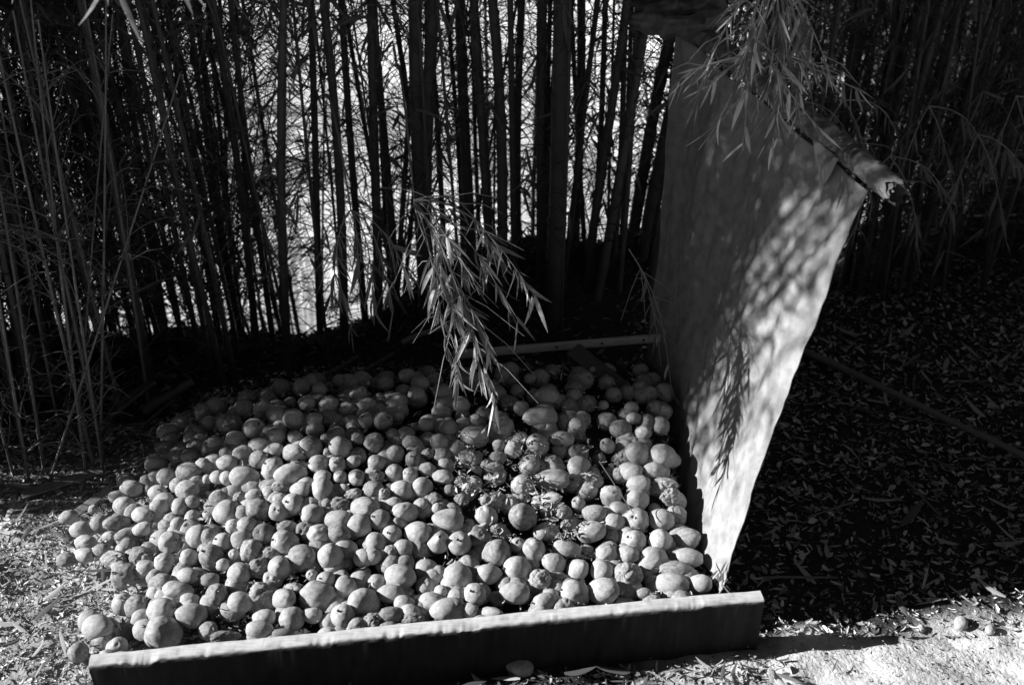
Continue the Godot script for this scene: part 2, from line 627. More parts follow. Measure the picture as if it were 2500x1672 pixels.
func build_ground() -> void:
	var xs := axis_steps([[-120.0, -20.0, 10.0], [-20.0, -4.0, 1.0], [-4.0, -1.7, 0.1], [-1.7, 1.7, 0.016], [1.7, 4.0, 0.1], [4.0, 20.0, 1.0], [20.0, 120.0, 10.0]])
	var zs := axis_steps([[-200.0, -20.0, 10.0], [-20.0, -6.0, 0.6], [-6.0, -3.6, 0.12], [-3.6, -2.6, 0.05], [-2.6, -1.25, 0.016], [-1.25, 2.0, 0.25], [2.0, 40.0, 4.0]])
	var m := Mb.new()
	m.skin(zs.size(), xs.size(), func(r: int, q: int) -> Vector3: return Vector3(xs[q], ground_y(xs[q], zs[r]), zs[r]), false,
		func(r: int, q: int) -> Color:
			var x: float = xs[q]
			var z: float = zs[r]
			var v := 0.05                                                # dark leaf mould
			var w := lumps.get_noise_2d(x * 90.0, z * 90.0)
			v = lerpf(v, 0.66, sm(-1.70, -1.62, z + 0.12 * (x - 1.0) + w * 0.06) * sm(0.2, 0.5, x))          # pale sandy path, edged on the shadow line: colour adds to the shade
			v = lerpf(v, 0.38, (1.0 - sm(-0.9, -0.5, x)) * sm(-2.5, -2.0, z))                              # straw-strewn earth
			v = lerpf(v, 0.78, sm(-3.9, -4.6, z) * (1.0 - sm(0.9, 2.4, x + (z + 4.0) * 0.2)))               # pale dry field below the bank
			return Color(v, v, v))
	# rows run from the far end, so turn the faces upwards
	for k in m.n.size():
		if m.n[k].y < 0.0: m.n[k] = -m.n[k]
	for k in range(0, m.i.size(), 3):
		var a := m.i[k]
		var g: Vector3 = (m.v[m.i[k + 2]] - m.v[a]).cross(m.v[m.i[k + 1]] - m.v[a])
		if g.y < 0.0:
			var t := m.i[k + 1]
			m.i[k + 1] = m.i[k + 2]
			m.i[k + 2] = t
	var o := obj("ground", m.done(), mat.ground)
	tag(o, "dark leaf mould, straw and pale sandy path underfoot", "ground", "", "structure")

func build_plank() -> void:
	# a scaffold board on edge: 1.4 m long, 15 cm high, 4 cm thick, its top worn
	var a := Vector3(-0.841, 0, -1.402)
	var dir := Vector3(0.9912, 0, -0.1323)
	var back := Vector3(-0.1323, 0, -0.9912)
	var m := Mb.new()
	var f := FastNoiseLite.new()
	f.seed = 77
	f.frequency = 9.0
	var prof := [Vector2(0, 0), Vector2(0, 0.05), Vector2(0, 0.10), Vector2(0, 0.140), Vector2(0.0003, 0.144), Vector2(0.0015, 0.1475), Vector2(0.006, 0.15), Vector2(0.02, 0.1505), Vector2(0.034, 0.15), Vector2(0.0385, 0.1475), Vector2(0.04, 0.142), Vector2(0.04, 0.0)]
	var nl := 420
	var at := func(r: int, q: int) -> Vector3:
		var u := float(r) / (nl - 1)
		var p: Vector2 = prof[q]
		var wear := f.get_noise_2d(u * 0.5, q * 0.06) * 0.004
		var top := sm(0.12, 0.15, p.y)
		var nick := maxf(0.0, f.get_noise_2d(u * 1.1, 5.0) - 0.18) * 0.03 * top * sm(0.014, 0.0, p.x) * (0.7 + 0.5 * absf(f.get_noise_2d(u * 6.0, 2.0)))
		wear += f.get_noise_2d(u * 0.9, q * 1.9) * 0.0011 + f.get_noise_2d(u * 4.0, q * 2.9) * 0.0004 - 0.003 * sm(0.08, 0.0, absf(f.get_noise_2d(u * 0.7, q * 1.7))) * (1.0 - top)
		return a + dir * (u * 1.395) + back * (p.x * 0.85 + wear * (1.0 - top)) + Vector3(0, p.y + wear * top - nick - 0.012 * (1.0 - top) - 0.004 * top * sm(0.9, 1.0, u), 0)
	m.skin(nl, prof.size(), at, false, func(r: int, q: int) -> Color:      # sunlit top and shaded sides put into the colour, with patchy dirt
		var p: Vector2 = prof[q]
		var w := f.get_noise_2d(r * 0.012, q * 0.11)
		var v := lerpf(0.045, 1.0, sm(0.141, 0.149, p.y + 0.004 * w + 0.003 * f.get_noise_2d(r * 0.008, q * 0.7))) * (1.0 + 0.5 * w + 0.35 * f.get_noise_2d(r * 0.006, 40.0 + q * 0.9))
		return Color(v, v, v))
	for e in 2:                                                          # end grain
		var r := 0 if e == 0 else nl - 1
		var nn := dir * (-1.0 if e == 0 else 1.0)
		var ring := []
		var c := Vector3.ZERO
		for q in prof.size():
			c += at.call(r, q) / float(prof.size())
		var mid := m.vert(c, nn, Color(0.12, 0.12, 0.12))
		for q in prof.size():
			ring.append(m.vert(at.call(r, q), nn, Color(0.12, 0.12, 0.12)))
		for q in prof.size():
			m.tri(mid, ring[q], ring[(q + 1) % prof.size()])
	fix(m)
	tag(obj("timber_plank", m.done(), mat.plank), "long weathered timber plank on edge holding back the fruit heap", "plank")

# turn open skins outwards from their own middle
func fix(m: Mb) -> void:
	var c := Vector3.ZERO
	for p in m.v: c += p / float(m.v.size())
	var flip := 0.0
	for k in m.v.size(): flip += m.n[k].dot(m.v[k] - c)
	if flip < 0.0:
		for k in m.n.size(): m.n[k] = -m.n[k]
	for k in range(0, m.i.size(), 3):
		var q := m.i[k]
		var g: Vector3 = (m.v[m.i[k + 2]] - m.v[q]).cross(m.v[m.i[k + 1]] - m.v[q])
		if g.dot(m.n[q] + m.n[m.i[k + 1]] + m.n[m.i[k + 2]]) < 0.0:
			var t := m.i[k + 1]
			m.i[k + 1] = m.i[k + 2]
			m.i[k + 2] = t

func build_canvas() -> void:
	var fb := Vector3(0.462, 0.10, -1.655)                              # front foot, front head, back head, back foot
	var ft := Vector3(0.715, 0.955, -1.90)
	var bt := Vector3(0.455, 1.06, -2.80)
	var bb := Vector3(0.392, -0.06, -2.50)
	var f := FastNoiseLite.new()
	f.seed = 15
	f.frequency = 1.0
	f.fractal_octaves = 2
	var t := thing("canvas_sheet", "pale canvas sheet hung from a pole as the side of the fruit bin", "tarpaulin", (fb + bb) * 0.5)
	var base := t.position
	var nrm := (ft - fb).cross(bb - fb).normalized()
	if nrm.x > 0.0: nrm = -nrm
	var nu := 90
	var nv := 130
	var pt := func(u: float, v: float) -> Vector3:                       # u from the front edge back, v from the foot up
		var p := fb.lerp(bb, u).lerp(ft.lerp(bt, u), v)
		var sag := -0.012 * sin(PI * u) * sin(PI * pow(v, 0.8)) + 0.009 * f.get_noise_2d(u * 5.0, v * 2.5) + 0.005 * f.get_noise_2d(u * 16.0 + v * 3.0, v * 5.0) + 0.006 * sin(u * 17.0 + 3.0 * v) * v
		var ragged := 0.003 * f.get_noise_2d(3.0, v * 9.0) + 0.003 * f.get_noise_2d(9.0, v * 45.0)
		if u > 0.5: ragged = 0.0
		# the front edge is cut a little hollow
		var hollow := 0.03 * sin(PI * v) * (1.0 - u)
		return p + nrm * sag + (bb - fb).normalized() * ((ragged + hollow) * (1.0 - u) * (1.0 - u)) - base
	for face in 2:
		var m := Mb.new()
		m.skin(nu, nv, func(r: int, q: int) -> Vector3: return pt.call(float(r) / (nu - 1), float(q) / (nv - 1)) + nrm * (0.0012 if face == 0 else -0.0012), false)
		var want := nrm if face == 0 else -nrm
		for k in m.n.size():
			if m.n[k].dot(want) < 0.0: m.n[k] = -m.n[k]
		for k in range(0, m.i.size(), 3):
			var q := m.i[k]
			var g: Vector3 = (m.v[m.i[k + 2]] - m.v[q]).cross(m.v[m.i[k + 1]] - m.v[q])
			if g.dot(m.n[q]) < 0.0:
				var sw := m.i[k + 1]
				m.i[k + 1] = m.i[k + 2]
				m.i[k + 2] = sw
		obj("inner_face" if face == 0 else "outer_face", m.done(), mat.canvas, t)
	# cut edge at the front
	var e := Mb.new()
	var ep := []
	var er := []
	for k in 60:
		ep.append(pt.call(0.0, k / 59.0))
		er.append(0.0016 + 0.0008 * absf(f.get_noise_2d(k * 0.9, 4.0)))
	e.tube(ep, er, 5)
	obj("front_edge", e.done(), mat.canvas, t)
	e = Mb.new()
	ep = []
	er = []
	for k in 40:
		ep.append(pt.call(1.0, k / 39.0))
		er.append(0.0022)
	e.tube(ep, er, 5)
	obj("back_edge", e.done(), mat.canvas, t)
	# the head of the sheet is rolled round the pole; the roll is wrinkled across
	var head := ft + Vector3(0.015, 0.03, 0.015)
	var tail := bt + Vector3(0.015, 0.03, -0.02)
	var ax := (tail - head).normalized()
	var s1 := ax.cross(Vector3.UP).normalized()
	var s2 := s1.cross(ax)
	var roll := Mb.new()
	var nr := 190
	var nc := 96
	roll.skin(nr, nc, func(r: int, q: int) -> Vector3:                    # a spiral of cloth, two and a bit turns
		var u := lerpf(-0.062, 1.0, pow(float(r) / (nr - 1), 1.3))
		var s := float(q) / (nc - 1)
		var a := 0.9 + TAU * 2.35 * s
		var w := f.get_noise_2d(u * 42.0 + sin(a) * 0.9, cos(a) * 0.7)
		var w2 := f.get_noise_2d(u * 15.0 + 7.0, a * 0.8)
		var rad := 0.0155 + 0.0125 * s + 0.0035 * w2 + 0.0055 * w * sm(-0.03, 0.03, u) * (1.0 if u < 0.6 else 0.5)
		var fray := 0.022 * f.get_noise_2d(a * 1.1, 3.0) + 0.008 * f.get_noise_2d(a * 5.0, 9.0)
		if r > 6: fray *= sm(24.0, 6.0, r)
		return head + (tail - head) * (u + fray) + (s1 * cos(a) + s2 * sin(a)) * rad - base, false)
	var mid_at := head - base
	for k in roll.n.size():
		var out_from := roll.v[k] - mid_at
		out_from -= ax * out_from.dot(ax)
		if roll.n[k].dot(out_from) < 0.0: roll.n[k] = -roll.n[k]
	fix_to(roll)
	obj("rolled_head", roll.done(), mat.canvas_roll, t)
	# a loose fold hanging below the roll near the front
	var fold := Mb.new()
	fold.skin(16, 10, func(r: int, q: int) -> Vector3:
		var u := 0.10 + 0.09 * r / 15.0
		var v := q / 9.0
		var drop := 0.075 * sin(PI * r / 15.0)
		return head.lerp(tail, u) + nrm * (0.034 + 0.01 * sin(v * PI)) - Vector3(0, 0.01 + drop * v, 0) - base, false)
	for k in fold.n.size():
		if fold.n[k].dot(nrm) < 0.0: fold.n[k] = -fold.n[k]
	fix_to(fold)
	obj("loose_fold", fold.done(), mat.canvas, t)
	# frayed corner at the foot
	var fr := Mb.new()
	for k in 14:
		var p: Vector3 = pt.call(0.004 * k, 0.0)
		fr.leaf(p + Vector3(0.004, 0.02 + 0.006 * (k % 5), 0.002), Vector3(rng.randf_range(-0.3, 0.5), rng.randf_range(-1, 0.9), rng.randf_range(-0.2, 0.6)).normalized(), Vector3(-0.6, 0.1, 0.8), rng.randf_range(0.02, 0.06), 0.006, 0.3, 3)
	obj("frayed_corner", fr.done(), mat.canvas_old, t)

	# a thin pole runs inside the roll and shows at its far end
	var pole := thing("bamboo_pole", "thin bamboo pole inside the canvas roll, hidden but for its end", "pole", head)
	var sp := Mb.new()
	var pp := []
	var pr := []
	for k in 25:
		pp.append(ax * lerpf(-0.02, (tail - head).length() + 0.12, k / 24.0))
		pr.append(0.0115 * (1.12 if k % 6 == 3 else 1.0))
	sp.tube(pp, pr, 12)
	obj("shaft", sp.done(), mat.pole, pole)

	# a crumpled cloth thrown over the far end of the pole
	var cl := Mb.new()
	var c0 := bt + Vector3(-0.01, 0.06, 0.06)
	cl.skin(26, 30, func(r: int, q: int) -> Vector3:
		var th := PI * r / 25.0
		var ph := TAU * q / 30.0
		var p := Vector3(sin(th) * cos(ph), cos(th), sin(th) * sin(ph))
		var k := 1.0 + 0.35 * f.get_noise_3dv(p * 1.4) + 0.2 * f.get_noise_3dv(p * 3.5)
		return c0 + Vector3(p.x * 0.12, p.y * 0.055, p.z * 0.09) * k)
	fix(cl)
	tag(obj("cloth_bundle", cl.done(), mat.canvas_old), "crumpled dull cloth bundled over the far end of the pole", "cloth")

func fix_to(m: Mb) -> void:                                              # faces follow the normals
	for k in range(0, m.i.size(), 3):
		var q := m.i[k]
		var g: Vector3 = (m.v[m.i[k + 2]] - m.v[q]).cross(m.v[m.i[k + 1]] - m.v[q])
		if g.dot(m.n[q] + m.n[m.i[k + 1]] + m.n[m.i[k + 2]]) < 0.0:
			var t := m.i[k + 1]
			m.i[k + 1] = m.i[k + 2]
			m.i[k + 2] = t

func build_bamboo() -> void:
	rng.seed = 404
	# foot x and z in mm, radius in tenths of a mm, lean across and lean along in thousandths
	var main := [[-1104, -2620, 128, 13], [-731, -2740, 145, 87], [-872, -2700, 86, -62], [-963, -2750, 81, -9], [-898, -2660, 92, -60], [-865, -2950, 127, 23], [-830, -3000, 107, 30], [-943, -3050, 110, -22], [-656, -3000, 127, 43], [-556, -2900, 149, 45], [-520, -3100, 129, 23], [-457, -2950, 164, 28], [-405, -3050, 140, 13], [-301, -2950, 241, 6], [-268, -3000, 217, 2], [-140, -3100, 196, 5], [-79, -3000, 149, -6], [-31, -3000, 189, -10], [30, -3200, 144, -22], [130, -2950, 290, -32], [89, -3050, 191, 29], [142, -3100, 180, 11], [214, -3200, 157, 3], [258, -3050, 163, 97], [276, -3000, 174, 123], [394, -3150, 212, 114], [451, -3100, 211, 96], [474, -3000, 219, 88], [-1099, -2900, 99, -67], [-1195, -2950, 94, -75], [-1028, -2850, 104, -10], [-1268, -2700, 108, -4], [-1374, -2750, 97, -14], [-1398, -2600, 94, 21]]
	var reeds := [[-1164, -2240, 55, 33], [-1144, -2270, 55, 34], [-1180, -2210, 48, 111], [-1134, -2220, 42, 94], [-1391, -2300, 57, 107], [-1308, -2250, 50, 90], [-1323, -2400, 45, 89], [-1175, -2500, 58, 7], [-1162, -2280, 43, 221], [-1276, -2400, 38, 275], [-1329, -2200, 43, 108], [-1381, -2220, 43, 35], [-1105, -2550, 53, 63], [-1283, -2210, 37, 480]]
	var fill := [[-1379, -3190, 90, -19], [-1466, -3075, 90, -35], [-289, -3084, 75, 42], [-1099, -2902, 90, -25], [-1252, -3751, 66, 2], [-164, -3438, 40, 13], [-1163, -2913, 110, 22], [-1292, -3111, 50, 6], [-932, -2936, 75, -40], [540, -3152, 40, 7], [-1416, -3388, 75, -55], [643, -3529, 82, -5], [-1382, -3026, 40, -18], [-1026, -3079, 75, -11], [338, -3227, 50, -18], [-1269, -2937, 90, -14], [-1024, -3041, 50, -13], [-865, -3290, 90, -86], [-1341, -3270, 40, 27], [-1619, -3207, 40, -17], [11, -3001, 110, -1], [-1566, -3020, 90, -54], [-1673, -3525, 66, -43], [411, -3394, 90, -11], [-1120, -3668, 55, 12], [150, -3271, 50, -21], [-969, -3394, 60, 1], [-1348, -3346, 90, -9], [-864, -3854, 55, 91], [589, -3357, 110, 4], [-51, -3843, 44, -56], [-1522, -3611, 55, 2], [-1818, -3426, 40, 3], [-1487, -3290, 75, 16], [-1604, -3665, 44, 19], [-1067, -3434, 90, 30], [-1523, -3051, 40, -85], [-455, -3383, 90, 2], [-1039, -3262, 110, 29], [-1504, -3103, 50, -43], [-1351, -3116, 40, -68], [-621, -3268, 50, 7], [664, -3592, 66, -24], [-64, -3184, 40, 21], [514, -3160, 40, -28], [-1735, -3585, 82, 37], [-1325, -3790, 44, 10], [122, -3516, 44, 62], [-1440, -3128, 40, 23], [-1254, -3403, 40, -22], [-1375, -3868, 121, 25], [-1396, -3375, 60, -15], [-1533, -2889, 90, -8], [-1358, -3429, 40, -91], [-1229, -3091, 110, -16], [-1634, -3615, 55, 87], [-246, -2865, 60, -8], [-1654, -3302, 90, -31], [-1192, -3554, 55, -38], [-1833, -3577, 44, -2], [480, -3126, 90, 31], [-1663, -3190, 50, 5], [-695, -2751, 55, -71], [-925, -3015, 35, 3], [-1751, -3130, 30, 260], [-457, -3035, 35, 325], [-177, -3375, 55, 191], [-36, -3476, 35, -123], [160, -2792, 55, 4], [-1086, -3447, 30, 117], [-489, -3535, 35, 140], [-1301, -2831, 55, -247], [-395, -3544, 35, -288], [-1784, -3215, 30, 74], [-1578, -3376, 55, -238], [-1457, -2990, 35, -24], [-1027, -2969, 30, 241], [-175, -3205, 30, 22], [-921, -3320, 45, -207], [-1423, -3340, 30, -172], [-1352, -3408, 55, 19], [-1758, -3193, 55, 189], [-586, -2767, 55, -8], [-1078, -3694, 30, 300], [-1383, -3302, 45, -173], [-1670, -3655, 30, 76], [-1225, -3418, 55, -162], [-1460, -3124, 55, 216], [-1309, -3037, 45, -70], [-1389, -3107, 45, -65], [-1671, -3547, 35, 116], [-853, -3427, 30, -36], [-1720, -3093, 30, 140], [-150, -2799, 55, -56], [-1290, -3235, 45, -64], [-1109, -3496, 35, 250], [-1770, -3434, 55, 46], [-833, -3178, 35, -76], [-1312, -2912, 45, -97], [-1053, -3136, 30, -222], [-1262, -2909, 35, 24], [-966, -3226, 55, -157], [-1140, -2883, 30, -51], [-382, -2916, 35, -61], [-1572, -3593, 35, 130], [-996, -3108, 45, 112]]
	var grove := [[1283, -3502, 80, 35], [1799, -3422, 120, -34], [2761, -5489, 60, 68], [1185, -3505, 150, 28], [938, -4376, 150, -70], [2880, -5253, 80, 20], [1930, -3565, 60, 44], [2476, -5460, 120, -31], [1644, -3404, 60, -48], [1368, -5078, 100, 83], [2303, -5510, 150, -15], [2100, -4727, 150, 35], [1395, -5464, 100, 32], [1497, -3737, 120, 62], [1157, -3869, 80, 23], [1170, -4341, 100, 22], [762, -3333, 120, 147], [924, -3395, 120, -23], [990, -3282, 120, 42], [1327, -4070, 150, 62], [1228, -3362, 80, 22], [1929, -3948, 100, 24], [1413, -3462, 150, 55], [995, -3650, 150, -44], [1143, -3551, 80, 57], [1355, -3257, 80, -48], [2136, -4144, 100, 60], [2761, -4959, 80, 61], [1811, -4766, 120, 1], [1426, -3277, 100, -15], [937, -4262, 60, 53], [1199, -3872, 80, 45], [1935, -4112, 100, 13], [1785, -5173, 100, 74], [1569, -4500, 100, 37], [2092, -4074, 120, 71], [627, -3298, 60, 30], [1056, -5128, 150, 26], [1130, -4014, 150, 37], [1545, -3305, 100, -22], [1554, -3209, 60, -85], [947, -3258, 120, -104], [2680, -5096, 120, 39], [1225, -3518, 100, 135], [2449, -5175, 150, 26], [1938, -3767, 150, -65], [846, -3390, 80, 41], [748, -3794, 100, 82], [1212, -3586, 60, 33], [1577, -5571, 120, 39], [3059, -5572, 80, 31], [1293, -3762, 150, -34], [2263, -5233, 60, -31], [1486, -5071, 100, 13], [1276, -4971, 80, 59], [989, -3646, 80, -1], [1270, -3983, 80, 127], [1179, -4418, 60, 46], [1272, -3446, 80, -48], [2747, -5217, 60, 60], [1338, -3321, 150, 30], [779, -3666, 150, -11], [1809, -3824, 60, 18], [1408, -3454, 100, -6], [802, -4016, 100, -4], [1446, -3292, 100, 99], [1357, -4182, 150, -27], [1008, -3949, 60, 38], [2028, -4180, 150, -40], [1374, -3571, 100, -9], [1217, -4183, 100, -21], [843, -4203, 120, 17], [2159, -4199, 100, -84], [1576, -4747, 120, -79], [1839, -5364, 60, 87], [2151, -4175, 60, -9], [769, -3324, 120, 27], [1434, -3414, 80, -21], [959, -4035, 80, 63], [1207, -5421, 80, -70], [1942, -3924, 60, 25], [2032, -5541, 120, 128], [1501, -3407, 80, 58], [2395, -4737, 80, -30], [1305, -5190, 80, -28], [1739, -3300, 80, 46], [1699, -3793, 80, 59], [1287, -3299, 100, 21], [1418, -3483, 150, 6], [2489, -5238, 80, -5], [1822, -4222, 120, -15], [1059, -4409, 120, 166], [1758, -3765, 120, 23], [2538, -5208, 100, 5], [909, -4233, 120, 31], [1884, -4410, 100, 46], [1899, -5066, 60, 27], [2600, -5005, 60, -30], [2928, -5257, 60, -52], [2075, -3665, 80, -105]]
	var zones := {}
	var n := 0
	for set in [[main, 0], [reeds, 1], [fill, 2], [grove, 3]]:
		for c in set[0]:
			n += 1
			var kind: int = set[1]
			var x: float = c[0] / 1000.0
			var z: float = c[1] / 1000.0
			var r: float = c[2] / 10000.0
			var lean := Vector2(c[3] / 1000.0, rng.randf_range(-0.03, 0.03))
			var make := (n % 4 if r > 0.012 else 4 + n % 3) if kind != 1 else 7 + n % 3
			var o := place_cane(make, x, z, r, lean, kind == 0 and n % 3 != 0 or kind == 1, "bamboo_cane" if kind != 1 else "dry_reed")
			o.set_meta("category", "bamboo" if kind != 1 else "reed")
			if kind == 1:
				(o.get_child(0) as MeshInstance3D).material_override = mat.reed
				(o.get_child(1) as MeshInstance3D).material_override = mat.twig_reed
			var zone := "standing before the heap's open end" if kind == 1 else \
				("beyond the canvas sheet, nearer its pole" if x < 1.4 else "in the dark grove away from the canvas") if kind == 3 else \
				"behind the reeds at the open end" if x < -1.05 else "behind the far foot of the heap" if x < -0.7 else \
				"behind the debris beside the hanging branch" if x < -0.4 else "straight behind the hanging branch" if x < -0.1 else \
				"above the pale batten" if x < 0.2 else "next to the canvas sheet's shaded edge"
			if kind == 2 and z < -3.5: zone = zone.replace("behind", "deep behind").replace("above", "deep beyond").replace("next to", "deep beyond")
			if not zones.has(zone): zones[zone] = []
			zones[zone].append({"node": o, "x": x, "z": z, "r": r, "lean": lean.x, "kind": kind})
	for zone in zones:
		var what := "dry reed" if zone.begins_with("standing") else "bamboo cane"
		single_out(zones[zone], [["r", 1, "thickest"], ["r", -1, "thinnest"], ["lean", 1, "most right-leaning"], ["lean", -1, "most left-leaning"], ["x", -1, "leftmost"], ["x", 1, "rightmost"], ["z", 1, "frontmost"], ["z", -1, "rearmost"]],
			func(how: String, _r) -> String: return "%s %s %s" % [how, what, zone],
			func(_r) -> String: return "slim unremarkable %s %s" % [what, zone], what + "s " + zone)
	# the stand goes on to the left and back, and fills the grove on the right: nobody could count these
	thicket("bamboo_thicket", "dense leafy bamboo thicket closing off the open end", 210, Rect2(-5.0, -3.5, 3.4, 1.1), 61, true, 0.018, 0.02)
	thicket("bamboo_thicket", "bamboo leaning out over the open end from the thicket", 42, Rect2(-2.7, -2.85, 1.2, 0.5), 65, true, 0.018, 0.14)
	thicket("bamboo_thicket", "bamboo bowed far over the open end", 15, Rect2(-2.9, -2.75, 1.2, 0.35), 67, true, 0.018, 0.32)
	thicket("bamboo_thicket", "leafy brushwood between the backlit canes", 14, Rect2(-1.6, -4.0, 2.3, 1.0), 68, true)
	thicket("reed_thicket", "low dry brush out of view, added to shade the open end", 66, Rect2(-2.25, -2.5, 0.8, 0.5), 69, true, 0.018, 0.0, 7, 0.8)  # short unseen brush, added to cast shade over the near end of the heap
	thicket("reed_thicket", "fine dry brush between the reeds at the open end", 84, Rect2(-3.2, -2.95, 1.85, 0.75), 66, true, 0.018, 0.0, 7)
	thicket("bamboo_thicket", "loose bamboo thicket far behind the reeds", 7, Rect2(-3.6, -4.3, 2.4, 1.3), 62, true)
	thicket("bamboo_thicket", "black mass of bamboo filling the grove beyond the canvas", 200, Rect2(0.9, -6.0, 4.0, 2.7), 63, true)
	thicket("bamboo_thicket", "thin brushwood of twigs between the backlit canes", 14, Rect2(-1.2, -4.2, 2.0, 1.2), 64, false)

func thicket(called: String, label: String, count: int, area: Rect2, sd: int, leafy_too: bool, slant := 0.0, nod := 0.0, first := 0, tall := 1.0) -> void:
	rng.seed = sd
	var t := Node3D.new()
	t.name = numbered(called)
	add_child(t, true)
	tag(t, label, "thicket", "", "stuff")
	for make in (range(7) if first == 0 else range(first, 10)):
		var where := []
		var tint := PackedColorArray()
		for k in count / (7 if first == 0 else 3):
			var x := area.position.x + rng.randf() * area.size.x
			var z := area.position.y + rng.randf() * area.size.y + slant * x
			var w := upright(x, z, Vector2(rng.randf_range(-0.12, 0.12), nod + rng.randf_range(-0.03, 0.03)), rng.randf() * TAU)
			where.append(Transform3D(w.basis * tall, w.origin) if tall != 1.0 else w)
			var v := rng.randf_range(0.7, 1.2)
			tint.append(Color(v, v, v))
		scatter("cane", (cane_lush if leafy_too else cane_bare)[make], mat.thicket, where, tint, "", "", t)

